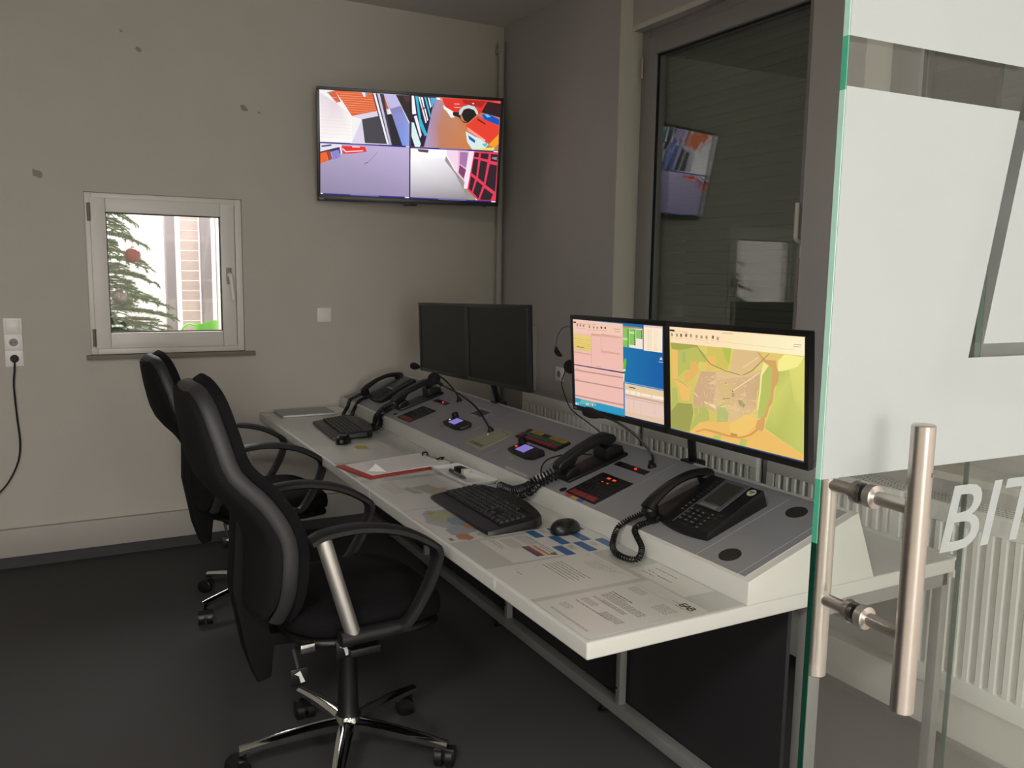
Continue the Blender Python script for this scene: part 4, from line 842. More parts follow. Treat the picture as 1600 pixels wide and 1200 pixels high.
# fir tree
needM = mat('fir_needles', '587a4e', 0.7, var=0.35, scale=40); barkM = mat('fir_bark', '4a3a2c', 0.9)
tree = thing('christmas_tree', 'green fir Christmas tree with red and silver baubles behind the small window', 'christmas tree', (0.20, 5.95, 0))
MB().lathe([(0, 0.05), (1.2, 0.035), (2.35, 0.008)], n=10).build('trunk', barkM, tree, smooth=True)
MB().lathe([(0, 0.16), (0.03, 0.16), (0.06, 0.07), (0.14, 0.065), (0.14, 0.03)], n=16).build('tree_stand', mat('stand_green', '2c4a30', 0.5), tree, smooth=True)
random.seed(11)
def branch(ang, z, L, droop):
    b = bmesh.new(); vs = []; base = Vector((0, 0, z))
    dirv = Vector((math.cos(ang), math.sin(ang), 0)); side = Vector((-math.sin(ang), math.cos(ang), 0))
    def stem(p0, d, l, sag, r0):
        pts = [p0 + d*(l*k/6) + Vector((0, 0, 0.10*l*(k/6) - sag*(k/6)**2)) for k in range(7)]
        for a_, b_ in zip(pts, pts[1:]):
            n = max(4, int((b_-a_).length/0.0024))
            for i in range(n):
                p = a_.lerp(b_, i/n); tt = (b_-a_).normalized(); q = 2*PI*random.random()
                u = tt.orthogonal().normalized(); v = tt.cross(u); nd = (math.cos(q)*u + math.sin(q)*v + 0.85*tt).normalized(); ln = 0.026*(0.7+0.5*random.random()); w = tt.cross(nd).normalized()*0.0023
                f = [b.verts.new(p-w), b.verts.new(p+w), b.verts.new(p+nd*ln)]; b.faces.new(f)
        for a_, b_ in zip(pts, pts[1:]):
            u = (b_-a_).orthogonal().normalized()*r0; v = (b_-a_).cross(u).normalized()*r0
            r = [[b.verts.new(c+q) for q in (u, v, -u-v)] for c in (a_, b_)]
            for k in range(3): b.faces.new((r[0][k], r[0][(k+1) % 3], r[1][(k+1) % 3], r[1][k]))
        return pts
    main = stem(base, dirv, L, droop, 0.004)
    for k in range(1, 7):
        for sg in (-1, 1):
            l = L*(0.62-0.075*k)*(0.8+0.3*random.random())
            if l > 0.03: 
                sp = stem(main[k], (dirv*0.75+side*sg).normalized(), l, droop*0.35, 0.0025)
                if l > 0.12:
                    for s2 in (-1, 1): stem(sp[3], (dirv*(0.9 if s2 > 0 else 0.3)+side*sg*0.8).normalized(), l*0.4, droop*0.1, 0.002)
    me = bpy.data.meshes.new('branch'); b.to_mesh(me); b.free(); me.materials.append(needM)
    o = bpy.data.objects.new('branch', me); COL.objects.link(o); o.parent = tree
for i in range(78):
    z = 0.62 + 1.45*i/78; L = 0.64*(1-(z-0.5)/1.95) + 0.07; branch(i*2.399 + 0.3, z, L*(0.9+0.2*random.random()), 0.10)
hookM = mat('thin_wire', '6a6468', 0.4, 0.6)
for nm, lab, c, colr, rg, mt in (('bauble', 'glossy red bauble hanging high on the fir tree', (0.437, 5.72, 1.600), '8e1c18', 0.2, 0.0), ('bauble', 'silvery bauble low on the fir tree behind the window', (0.352, 5.72, 1.345), '9a9092', 0.15, 0.7)):
    t = thing(nm, lab, 'bauble', c)
    MB().ball((0, 0, 0), 0.046, n=24).build('globe', mat('bauble_'+colr, colr, rg, mt, coat=0.5), t, smooth=True)
    MB().lathe([(0.043, 0.010), (0.054, 0.010)], n=12).build('cap', steel, t, smooth=True)
    MB().tube([(0, 0, 0.054), (0.003, 0, 0.075), (0, 0.004, 0.095)], 0.001, 5).build('hook', hookM, t)
o = tag(MB().tube(catmull([(0.48, 5.75, 2.10), (0.455, 5.75, 1.93), (0.44, 5.75, 1.86), (0.50, 5.75, 1.87), (0.53, 5.75, 1.91), (0.49, 5.75, 2.08)], 8), 0.0022, 5).build('loose_wire', hookM), 'thin looped wire hanging above the red bauble', 'wire')
# green watering can on a white side table
tb = thing('side_table', 'white side table under the green watering can behind the small window', 'table', (1.0, 6.7, 0))
MB().box(-0.35, 0.35, -0.25, 0.25, 0.90, 0.93).build('tabletop', lobM, tb, bevel=0.003)
for sx in (-1, 1):
    for sy in (-1, 1): MB().tube([(sx*0.31, sy*0.21, 0), (sx*0.31, sy*0.21, 0.90)], 0.014, 8).build('leg', steel, tb, smooth=True)
canM = mat('lime_plastic', '6fd13a', 0.35, var=0.03)
wc = thing('watering_can', 'lime green watering can with curved handle at the lower right of the small window', 'watering can', (0.975, 6.55, 0.93))
pr = [(0, 0.085), (0.01, 0.095), (0.11, 0.088), (0.19, 0.080)]
V = MB(); rows = []
for h, r in pr + [(0.19, 0.074), (0.03, 0.08)]:
    rows.append([(r*math.cos(2*PI*k/20) + 0.0, 0.8*r*math.sin(2*PI*k/20), h + (0.30*max(0, r*math.cos(2*PI*k/20)+0.02) if h >= 0.19 else 0)) for k in range(20)])
g = V.grid(rows, True); V.b.faces.new(g[0][::-1]); V.b.faces.new(g[-1])
V.build('body', canM, wc, smooth=True)
MB().tube(catmull([(-0.07, 0, 0.175), (-0.12, 0, 0.19), (-0.165, 0, 0.15), (-0.175, 0, 0.06), (-0.14, 0, 0.01), (-0.08, 0, 0.02)], 6), 0.008, 8).build('handle', canM, wc, smooth=True)

# corner pipe
pm = mat('pipe_white_paint', 'a9a69d', 0.5)
t = thing('heating_pipe', 'white painted heating pipe running up the room corner', 'pipe', (2.493, 4.80, 0))
MB().tube([(0, 0, 0.0), (0, 0, 2.93)], 0.021, 14).build('pipe', pm, t, smooth=True)
for z in (0.9, 2.86): MB().box(-0.024, 0.024, -0.006, 0.04, z, z+0.03).build('pipe_clip', pm, t, bevel=0.002)
# ceiling lamps of the corridor (their light is set at the top)
for i, (x, y, w, d, _p) in enumerate(HALL_LAMPS):
    t = thing('ceiling_lamp', ('first', 'second left', 'second right', 'last')[i] + ' white panel lamp on the hall ceiling behind the camera', 'lamp', (x, y, 2.94))
    MB().box(-w/2-0.02, w/2+0.02, -d/2-0.02, d/2+0.02, 0.02, 0.09).build('lamp_housing', whiteP, t, bevel=0.004)
    MB().box(-w/2, w/2, -d/2, d/2, 0.003, 0.02).build('diffuser', emis('lamp_diffuser', 'fff2e0', 2.5), t)
# sockets and switches
def sock(parent, M, hole=True, plug=False, sw=False):
    p = MB().box(-0.0405, 0.0405, -0.0405, 0.0405, 0, 0.010).build('socket_frame', whiteP, parent, bevel=0.004, M=M)
    if sw:
        MB().box(-0.029, 0.029, -0.029, 0.029, 0.010, 0.016).build('rocker', whiteP, p, bevel=0.003); return
    MB().lathe([(0.010, 0.028), (0.012, 0.028), (0.012, 0.021), (0.0105, 0.0205)], n=24).build('socket_face', whiteP, p, smooth=True)
    MB().lathe([(0.0105, 0.0195), (0.0112, 0.0195)], n=24).build('socket_well', mat('socket_shade', '8c8a84', 0.5), p)
    for sx in (-1, 1): MB().lathe([(0.0112, 0.0028), (0.0118, 0.0028)], (sx*0.0095, 0, 0), n=8).build('contact_hole', blackR, p)
MW = lambda x, z: frameM((x, YB, z), (1, 0, 0), (0, 0, 1), (0, -1, 0))
t = thing('wall_switch', 'white single light switch on the back wall below the television', 'light switch', M=MW(1.373, 1.268)); sock(t, Matrix.Identity(4), sw=True)
t = thing('triple_socket', 'white vertical strip with switch above two sockets, left of the small window', 'socket', M=MW(-0.188, 1.147))
sock(t, T((0, 0.08, 0)), sw=True); sock(t, T((0, 0, 0))); sock(t, T((0, -0.08, 0)))
pc = thing('power_plug', 'black power plug with cable hanging down from the lowest left socket', 'plug', M=MW(-0.188, 1.067))
MB().lathe([(0.0118, 0.0185), (0.03, 0.0185), (0.045, 0.012)], n=20).build('plug_body', blackR, pc, smooth=True)
MB().tube(catmull([(0, -0.012, 0.030), (-0.002, -0.05, 0.03), (-0.01, -0.14, 0.02), (-0.004, -0.30, 0.022), (0.002, -0.42, 0.022), (-0.012, -0.52, 0.022), (-0.06, -0.62, 0.025), (-0.13, -0.70, 0.03), (-0.22, -0.80, 0.03)], 8), 0.0042, 8).build('cable', blackR, pc, smooth=True)
t = thing('wall_socket', 'single white socket on the grey right wall behind the headset', 'socket', M=frameM((XR, 4.09, 0.955), (0, -1, 0), (0, 0, 1), (-1, 0, 0))); sock(t, Matrix.Identity(4))
# white upright trunking on the grey pier
t = tag(MB().box(2.44, 2.53, 4.36, 4.40, 0.205, 1.215).build('cable_duct', trimM, None, bevel=0.003), 'white upright duct on the grey wall right of the dark monitors', 'cable duct')
# radiators
def radiator(y0, y1, lab, group, zb=0.60):
    t = thing('radiator', lab, 'radiator', (2.40, y0, 0), group=group); L = y1-y0
    MB().box(0.03, 0.036, 0.0, L, zb, 0.83).build('back_sheet', radG, t)
    MB().box(0.0, 0.03, 0.0, L, 0.775, 0.83).build('top_rail', radM, t, bevel=0.004)
    MB().box(0.0, 0.03, 0.0, L, zb, zb+0.06).build('bottom_rail', radM, t, bevel=0.004)
    MB().box(0.0, 0.03, 0.0, 0.035, zb+0.06, 0.775).build('side_margin', radM, t); MB().box(0.0, 0.03, L-0.035, L, zb+0.06, 0.775).build('side_margin', radM, t)
    n = int((L-0.07)/0.040); pr_ = None
    for i in range(n):
        y = 0.035 + (i+0.5)*(L-0.07)/n
        if pr_ is None:
            q = MB().prism([(0.0, -0.008), (0.0, 0.008), (0.03, 0.014), (0.03, -0.014)], 0.715-zb, 'z', zb+0.06)
            pr_ = q.build('fin', radM, t); c = pr_
        else: c = pr_.copy(); COL.objects.link(c); c.parent = t
        c.location = (0, y, 0)
    g = MB().box(0.0, 0.105, 0, L, 0.828, 0.836)
    g.build('top_grille', radM, t, bevel=0.002)
    s = MB(); m = int(L/0.012)
    for i in range(m):
        for j in range(5): s.box(0.012+j*0.018, 0.024+j*0.018, (i+0.25)*L/m, (i+0.7)*L/m, 0.8361, 0.8366)
    o = s.build('grille_slots', radG, t); o['kind'] = 'stuff'
    MB().box(0.036, 0.10, 0.01, L-0.01, zb+0.02, 0.80).build('rear_panel', radM, t, bevel=0.004)
    MB().tube([(0.085, L*0.6, zb+0.02), (0.085, L*0.6, 0.205)], 0.011, 8).build('foot_pipe', radM, t, smooth=True)
    for yy in (0.12, L-0.12): MB().box(0.10, 0.13, yy, yy+0.03, zb+0.04, 0.74).build('wall_bracket', radM, t)
radiator(3.19, 4.30, 'low white ribbed radiator behind the console between the two monitor pairs', 'white radiators along the right wall')
radiator(2.40, 3.13, 'low white ribbed radiator right below the lit monitor pair', 'white radiators along the right wall')
radiator(1.755, 2.345, 'low white ribbed radiator behind the near end of the console', 'white radiators along the right wall')
radiator(1.14, 1.715, 'tall white ribbed radiator seen through the frosted lettering of the glass door', 'white radiators along the right wall', 0.24)
# ================================================================ television
TVW, TVH = 1.03, 0.602
tvM = Matrix.Translation((1.798, 4.545, 2.205)) @ Matrix.Rotation(R(-14.64), 4, 'Z') @ Matrix.Rotation(R(10.52), 4, 'X')
# local: x right, -y out of the screen, z up
tv = thing('television', 'wall mounted television showing four camera pictures', 'television', M=tvM)
MB().box(-TVW/2, TVW/2, 0.0, 0.035, -TVH/2, TVH/2).build('casing', blackP, tv, bevel=0.006)
bz = MB(); w, h, e = TVW/2, TVH/2, 0.017
bz.box(-w, w, -0.006, 0.002, h-e, h); bz.box(-w, w, -0.006, 0.002, -h, -h+e+0.008); bz.box(-w, -w+e, -0.006, 0.002, -h+e+0.008, h-e); bz.box(w-e, w, -0.006, 0.002, -h+e+0.008, h-e)
bz.build('bezel', mat('tv_bezel_grey', '28282a', 0.35), tv, bevel=0.002)
sw, sh = TVW-2*e, TVH-2*e-0.008
MB().box(-sw/2, sw/2, -0.0015, 0.0, -sh/2+0.004, sh/2+0.004).build('screen', blackG, tv)
art('camera_pictures', TV_ART, sw, sh, artE2, tv, frameM((0, -0.0018, 0.004), (1, 0, 0), (0, 0, 1), (0, -1, 0)))
MB().prism([(-0.045, -h), (0.045, -h), (0.035, -h-0.012), (-0.035, -h-0.012)], 0.02, 'y', -0.003).build('sensor_bar', blackG, tv, bevel=0.002)
MB().box(w-0.09, w-0.07, 0.005, 0.02, -h-0.006, -h).build('side_foot', blackP, tv)
MB().box(-w+0.012, -w+0.035, -0.0066, -0.006, -h+0.008, -h+0.014).build('maker_badge', mat('badge_grey', '9a9a98', 0.4), tv)
MB().box(-0.2, 0.2, 0.035, 0.055, -0.15, 0.12).build('rear_housing', blackP, tv, bevel=0.008)
MB().tube([(0, 0.05, 0.0), (0.02, 0.262, 0.05)], 0.022, 10).box(-0.03, 0.08, 0.262, 0.272, -0.05, 0.10, M=Matrix.Rotation(R(0), 4, 'Z')).build('wall_bracket', blackP, tv)

# ================================================================ desk
X0, XD, Y0, Y1, ZD = 0.991, 2.286, 1.465, 4.828, 0.72
desk = thing('long_desk', 'long white laminate control desk on a grey metal frame along the right wall', 'desk', (0, 0, 0))
MB().box(X0, XD, Y0, Y1, ZD-0.042, ZD).build('desktop', deskM, desk, bevel=0.006, seg=3)
MB().box(XD-0.02, XD, Y0, Y1, ZD-0.06, ZD+0.003).build('rear_edge', deskM, desk, bevel=0.002)
for i, y in enumerate((1.478, 2.19, 3.00, 3.90, 4.76)):
    if i == 0:
        MB().box(1.692, 1.748, y, y+0.035, 0, ZD-0.042).build('leg', alu, desk, bevel=0.003)
        MB().box(2.236, 2.268, y, y+0.03, 0, ZD-0.042).build('leg', alu, desk, bevel=0.002)
    else:
        MB().box(1.618, 1.645, y, y+0.024, 0.07, ZD-0.042).build('leg', alu, desk, bevel=0.002)
        MB().box(2.236, 2.268, y, y+0.03, 0, ZD-0.042).build('leg', alu, desk, bevel=0.002)
    MB().box(1.06 if i else 1.70, 2.26, y, y+0.03, ZD-0.085, ZD-0.042).build('cross_bar', alu, desk, bevel=0.002)
MB().box(1.612, 1.652, 1.50, 4.80, 0.035, 0.075).build('bottom_rail', alu, desk, bevel=0.003)
for y in (1.6, 2.3, 3.1, 3.9, 4.7): MB().lathe([(0, 0.02), (0.008, 0.02), (0.01, 0.008), (0.035, 0.008)], (1.632, y, 0), n=12).build('foot', blackR, desk)
MB().box(1.655, 1.668, 1.513, 4.80, 0.06, ZD-0.045).build('modesty_panel', modM, desk)
for y in (2.195, 3.005): MB().lathe([(0, 0.004), (0.002, 0.004)], (1.6175, y+0.012, 0.13), (-1, 0, 0), n=8).build('screw', blackR, desk)
# scuffs on the front edge
scM = mat('chipped_edge', 'e6e6df', 0.6)
for y, z, l in ((1.905, 0.708, 0.014), (2.92, 0.706, 0.012)):
    MB().prism([(y, z-0.012), (y+l*0.4, z-0.02), (y+l, z-0.004), (y+l*0.6, z+0.008), (y+0.001, z+0.006)], 0.0006, 'x', X0-0.0006).build('edge_chip', scM, desk)
# clear desk mats with sheets beneath
def sheet(name, lab, x0, x1, y0, y1, skew=0.0, m=paperM, z=0.7203, cat='paper', group=None, rz=0.0):
    cx, cy = (x0+x1)/2, (y0+y1)/2
    M = frameM((cx, cy, z), (math.sin(rz), -math.cos(rz), 0), (math.cos(rz), math.sin(rz), 0), (0, 0, 1))
    t = thing(name, lab, cat, M=M, group=group); w, h = y1-y0, x1-x0
    MB().box(-w/2, w/2, -h/2, h/2, 0, 0.0004).build('sheet', m, t)
    return t, w, h
def lines(t, w, h, specs, name='printed_text', m=inkM, dens=0.75):
    # specs: (u0, u1, v, thickness) in metres from the top-left corner
    b = MB()
    for u0, u1, v, th in specs:
        x = u0
        while x < u1:
            l = random.uniform(0.006, 0.018); l = min(l, u1-x)
            b.box(-w/2+x, -w/2+x+l, h/2-v-th, h/2-v, 0.0004, 0.00052); x += l+0.0035
    return b.build(name, m, t)
random.seed(3)
t, w, h = sheet('printed_letter', 'white letter with black monogram at top right, nearest the desk corner', 1.003, 1.350, 1.481, 1.716)
sp = [(0.022, 0.08, 0.06+0.006*i, 0.0014) for i in range(5)] + [(0.026, 0.11, 0.132, 0.004), (0.026, 0.10, 0.142, 0.0028)]
sp += [(0.03, 0.19, 0.150+0.0055*i, 0.002) for i in range(5)] + [(0.06, 0.16, 0.185+0.005*i, 0.002) for i in range(3)]
sp += [(0.03, 0.10, 0.19+0.0055*i, 0.002) for i in range(2)] + [(0.03, 0.17, 0.245, 0.003)] + [(0.03, 0.085, 0.215+0.0055*i, 0.0018) for i in range(4)]
sp += [(0.125, 0.20, 0.222+0.005*i, 0.002) for i in range(5)] + [(0.03, 0.07, 0.278+0.006*i, 0.0014) for i in range(4)] + [(0.04, 0.20, 0.322+0.0045*i, 0.0014) for i in range(2)]
sp += [(0.15, 0.205, 0.070+0.006*i, 0.0014) for i in range(7)] + [(0.14, 0.19, 0.032, 0.0018), (0.165, 0.2, 0.045, 0.002)] + [(0.005, 0.23, 0.046, 0.0007)]
lines(t, w, h, sp)
text('EAB', 'monogram', 0.034, mat('black_ink', '1c1c1a', 0.6), t, T((0.050, h/2-0.040, 0.0006)), spacing=0.72)
t, w, h = sheet('notice_sheet', 'white letter with two paragraphs, second sheet from the desk corner', 1.000, 1.338, 1.738, 1.975)
lines(t, w, h, [(0.07, 0.19-0.012*i, 0.028+0.0075*i, 0.0014) for i in range(6)] + [(0.03, 0.185-0.01*(i % 3), 0.12+0.0115*i, 0.0024) for i in range(6)] + [(0.05, 0.08, 0.27, 0.002), (0.01, 0.20, 0.018, 0.0007)])
t, w, h = sheet('note_slip', 'small white sheet with three printed lines beside the console front', 1.357, 1.457, 1.579, 1.812, z=0.7199+0.0003)
lines(t, w, h, [(0.03, 0.125, 0.03, 0.003), (0.03, 0.07, 0.058, 0.0026), (0.08, 0.14, 0.062, 0.004), (0.03, 0.08, 0.075, 0.003)])
t, w, h = sheet('form_sheet', 'white form with purple and orange bars left of the blue checkered sheet', 1.091, 1.262, 1.988, 2.207)
lines(t, w, h, [(0.01, 0.10, 0.025+0.006*i, 0.0014) for i in range(6)] + [(0.02, 0.11, 0.075+0.006*i, 0.0014) for i in range(7)] + [(0.02, 0.20, 0.018, 0.003)] + [(0.12, 0.20, 0.028, 0.0025), (0.01, 0.08, 0.13, 0.002), (0.01, 0.1, 0.14, 0.002)])
for c, u0, u1, v, hh in (('3c3478', 0.105, 0.20, 0.072, 0.012), ('a83a38', 0.105, 0.20, 0.060, 0.011), ('e8d8c0', 0.105, 0.20, 0.049, 0.010), ('d0923c', 0.11, 0.205, 0.041, 0.008)):
    MB().box(-w/2+u0, -w/2+u1, h/2-v-hh, h/2-v, 0.0004, 0.0006).build('colour_bar', mat('bar_'+c, c, 0.6), t)
MB().prism([(w/2-0.03, h/2-0.02), (w/2-0.008, h/2-0.02), (w/2-0.008, h/2-0.032), (w/2-0.019, h/2-0.042), (w/2-0.03, h/2-0.032)], 0.0002, 'z', 0.0004).build('crest', mat('crest_grey', '6a6656', 0.6), t)
t, w, h = sheet('checkered_sheet', 'white and blue checkered sheet under the near mouse', 1.257, 1.455, 1.972, 2.236, z=0.7206)
blueM = mat('print_blue', '2f6fae', 0.6)
for i, (xc, y1, y0) in enumerate(((0, 2.228, 2.155), (1, 2.151, 2.067), (0, 2.062, 1.977), (2, 2.225, 2.155), (3, 2.150, 2.07), (2, 2.068, 1.979), (4, 2.215, 2.166), (4, 2.068, 1.99), (1, 2.235, 2.232))):
    x0 = 1.259+xc*0.0385
    MB().box(-(y1-2.104), -(y0-2.104), x0-1.356, x0-1.356+0.032, 0.0004, 0.0006).build('blue_field', blueM, t)
lines(t, w, h, [(0.015+0.085*(i % 3), 0.05+0.085*(i % 3), 0.02+0.0385*(i//3)+0.006*k, 0.0018) for i in range(12) for k in range(3) if (i+i//3) % 2 == 0])
t, w, h = sheet('map_sheet', 'district map in orange, blue and green partly under the near keyboard', 1.003, 1.253, 2.225, 2.60)
random.seed(9)
def blob(cx, cy, rx, ry, n=16, j=0.25): return [(cx+rx*(1+random.uniform(-j, j))*math.cos(2*PI*k/n), cy+ry*(1+random.uniform(-j, j))*math.sin(2*PI*k/n)) for k in range(n)]
mp = [('c2c6cc', blob(.40, .62, .34, .30)), ('c4c89c', blob(.30, .62, .22, .22)), ('c8cba0', blob(.62, .45, .22, .24)), ('b4b8c4', blob(.75, .70, .14, .16)), ('8fa8bc', blob(.50, .55, .13, .13)), ('c8cc8c', blob(.20, .66, .06, .12)),
      ('d08a62', blob(.66, .50, .07, .08)), ('d9d6ce', blob(.44, .38, .12, .08)), ('d08858', blob(.90, .74, .085, .10)), ('8fa8b8', blob(.74, .42, .06, .10)), ('d49c74', blob(.16, .72, .03, .05)), ('b8bca8', blob(.96, .30, .03, .25)), ('c4ccb4', blob(.90, .42, .08, .16))]
art('district_map', mp, w, h, artP, t, T((0, 0, 0.0005)))
MB().box(0.145, 0.17, -h/2+0.012, -h/2+0.024, 0.0004, 0.0006).build('stamp', mat('stamp_grey', '77746c', 0.6), t)
t, w, h = sheet('road_plan', 'pale printed plan with yellow field left of the near keyboard', 0.999, 1.35, 2.61, 3.02)
art('plan_fields', [('c9c0a8', [(.28, .38), (.62, .30), (.66, .50), (.32, .60)]), ('cfb49c', [(.45, .28), (.62, .26), (.66, .44), (.48, .46)]), ('c8b848', [(.58, .28), (.72, .26), (.75, .36), (.62, .40)]), ('b8bcae', [(.30, .62), (.55, .56), (.55, .66), (.33, .70)])], w, h, artP, t, T((0, 0, 0.0005)))
lines(t, w, h, [(0.03, 0.2, 0.25+0.012*i, 0.002) for i in range(5)] + [(0.18, 0.36, 0.06+0.012*i, 0.002) for i in range(5)])
t, w, h = sheet('faint_list', 'faint grey printed sheet under the desk mat in front of the clipboard', 1.0, 1.33, 3.40, 3.75)
lines(t, w, h, [(0.03, 0.30, 0.05+0.02*i, 0.002) for i in range(10)])
o = tag(MB().box(1.18, 1.23, 3.63, 3.70, 0.7222, 0.7226).build('sticky_note', mat('yellow_note', 'b8a848', 0.7)), 'small yellow note beside the far mouse', 'note')
matM = glass('desk_mat_vinyl', (0.975, 0.98, 0.975), 1.3, 0.28)
for lab, a, b in (('clear vinyl desk mat over the near papers', 1.475, 3.06), ('clear vinyl desk mat at the far seat', 3.12, 4.72)):
    tag(MB().box(0.999, 1.4575, a, b, 0.7212, 0.7220).build('desk_mat', matM, None), lab, 'desk mat')

# ================================================================ console
CX, CZ = 1.4593, 0.7811
ca = math.atan2(0.1897-0.0611, 1.8402-1.4593); E_ = Vector((math.cos(ca), 0, math.sin(ca))); N_ = Vector((-math.sin(ca), 0, math.cos(ca)))
def CM(y, t, h=0.0, rz=0.0):
    o = Vector((CX, y, CZ)) + E_*t + N_*h
    return frameM(o, (0, -1, 0), E_, N_) @ Matrix.Rotation(rz, 4, 'Z')
con = thing('control_console', 'white sloping console with grey instrument plates along the rear of the desk', 'console', (0, 0, 0))
MB().prism([(1.4593, 0.7202), (1.4593, 0.7811), (1.8402, 0.9097), (1.9190, 0.7202)], 4.822-1.465, 'y', 1.465).build('cabinet', consM, con, bevel=0.003)
# plates lie flush on the slope, light seams show between them
edges = [1.488, 1.512, 1.672, 2.167, 2.625, 2.985, 3.315, 3.70, 4.22, 4.80]
MB().box(-4.80, -1.488, 0.012, 0.386, -0.0005, 0.0006).build('seam_sheet', seamM, con, M=frameM((CX, 0, CZ), (0, -1, 0), E_, N_))
BC = frameM((CX, 0, CZ), (0, -1, 0), E_, N_)
for a, b in zip(edges, edges[1:]):
    g = 0.0012; segs = [(0.012, 0.386)]
    if (a, b) == (1.512, 1.672): segs = [(0.012, 0.187), (0.1875, 0.386)]
    if (a, b) == (1.672, 2.167): segs = [(0.012, 0.326), (0.3265, 0.386)]
    for t0, t1 in segs: MB().box(-b+g, -a-g, t0, t1, 0.0004, 0.0016).build('instrument_plate', plateM, con, M=BC)
def cpart(name, m, mb, y, t, h=0.0016, bevel=0.0, smooth=False, parent=con): return mb.build(name, m, parent, M=CM(y, t, h), bevel=bevel, smooth=smooth)
grM = mat('speaker_mesh', '1c1b1a', 0.6)
for y, t in ((1.594, 0.062), (1.602, 0.318)):
    g = cpart('speaker_grille', grM, MB().lathe([(0, 0.030), (0.001, 0.030)], n=32), y, t)
    b = MB()
    for i in range(-7, 8):
        l = math.sqrt(max(0, 0.029**2-(i*0.0039)**2)); b.box(i*0.0039-0.0007, i*0.0039+0.0007, -l, l, 0.001, 0.0016)
    b.build('mesh_ridges', mat('mesh_ridge', '36322e', 0.6), g)
def keypad(y, t, w, h, n, m_, labels=True):
    p = cpart('keypad', mat('keypad_black', '121213', 0.4), MB().box(-w/2, w/2, 0, h, 0, 0.0025), y, t, bevel=0.0006)
    red = mat('red_key', '8e3430', 0.4); dk = mat('dark_key', '232225', 0.45)
    kw = (w-0.03)/5
    for i in range(5): MB().box(-w/2+0.013+i*(kw+0.001), -w/2+0.012+i*(kw+0.001)+kw-0.002, 0.006, 0.030, 0.0025, 0.0045).build('red_key', red, p, bevel=0.0006)
    k0 = None
    for j in range(6):
        for i in range(8):
            if k0 is None: k0 = MB().box(-0.0075, 0.0075, -0.0055, 0.0055, 0, 0.0015).build('key', dk, p, bevel=0.0005); c = k0
            else: c = k0.copy(); COL.objects.link(c); c.parent = p
            c.location = (-w/2+0.018+i*(w-0.036)/7, 0.044+j*0.0175, 0.0025)
    if labels:
        for x, yy, s in ((-0.02, 0.138, 0.008), (0.012, 0.138, 0.008), (-0.022, 0.112, 0.004), (0.008, 0.112, 0.004)):
            MB().box(x-s, x+s, yy-s*0.55, yy+s*0.55, 0.004, 0.0048).build('lit_key', emis('orange_light', 'ff5a2a', 0.75), p)
    return p
keypad(2.268, 0.030, 0.175, 0.160, 1, None)
keypad(3.883, 0.035, 0.170, 0.150, 1, None, False)
for dx, c in ((0.055, 'b84c52'), (0.02, 'b8a840'), (-0.016, '5864a8')):
    cpart('colour_label', mat('label_'+c, c, 0.6), MB().box(-0.017, 0.017, -0.007, 0.007, 0, 0.0004), 2.268+dx, 0.0225)
cpart('colour_label', mat('label_b8a840', 'b8a840', 0.6), MB().box(-0.012, 0.012, -0.006, 0.006, 0, 0.0004), 3.965, 0.024)
ledR = emis('red_led', 'ff2818', 3.0)
def ledstrip(y, t, w):
    p = cpart('indicator_strip', mat('keypad_black', '121213', 0.4), MB().box(-w/2, w/2, -0.013, 0.013, 0, 0.002), y, t)
    b = MB()
    for i in range(9): b.box(-w/2+0.014+i*(w-0.028)/8-0.0025, -w/2+0.014+i*(w-0.028)/8+0.0025, -0.004, 0.001, 0.002, 0.003)
    b.build('indicator_buttons', mat('strip_dot', '3a3436', 0.5), p)
    MB().ball((w/2*0.28, 0, 0.003), 0.0045, (1, 1, .6), 10).build('red_lamp', ledR, p, smooth=True)
ledstrip(2.287, 0.264, 0.172); ledstrip(3.905, 0.264, 0.155)
# pale microphone plate
p = cpart('intercom_plate', mat('pale_plate', 'a09f88', 0.5), MB().box(-0.083, 0.083, -0.087, 0.087, 0, 0.0015), 3.137, 0.140)
for i in range(7): MB().box(-0.055+i*0.0165, -0.043+i*0.0165, -0.070, -0.052, 0.0015, 0.003).build('plate_button', mat('plate_btn', '6e6d5c', 0.5) if i != 1 else mat('plate_green', '8a8f5c', 0.5), p, bevel=0.0005)
MB().lathe([(0.0015, 0.003), (0.0025, 0.003)], (-0.045, 0.02, 0), n=10).build('yellow_lamp', emis('yellow_lamp', 'f0d890', 1.0), p)
MB().box(0.055, 0.067, 0.055, 0.067, 0.0015, 0.002).build('plate_mark', mat('plate_btn', '6e6d5c', 0.5), p); MB().box(0.0, 0.03, 0.068, 0.071, 0.0015, 0.002).build('plate_mark', mat('plate_btn', '6e6d5c', 0.5), p)
# coloured key block
p = cpart('colour_key_block', blackP, MB().box(-0.158, 0.158, -0.037, 0.037, 0, 0.010), 2.855, 0.243, bevel=0.002)
RD, GR, YL = mat('key_red', '83262a', 0.45), mat('key_green', '1f5a48', 0.45), mat('key_yellow', 'a8821e', 0.45)
for i in range(10):
    x = -0.150+i*0.030
    for j, mm in enumerate((RD, GR, YL)):
        if j == 2 and 4 <= i <= 5: continue
        if j == 2 and i == 0: continue
        if j == 0 and i == 1: continue
        MB().box(x+0.001, x+0.029, -0.033+j*0.0225, -0.0125+j*0.0225, 0.010, 0.013).build('coloured_key', mm, p, bevel=0.0008)
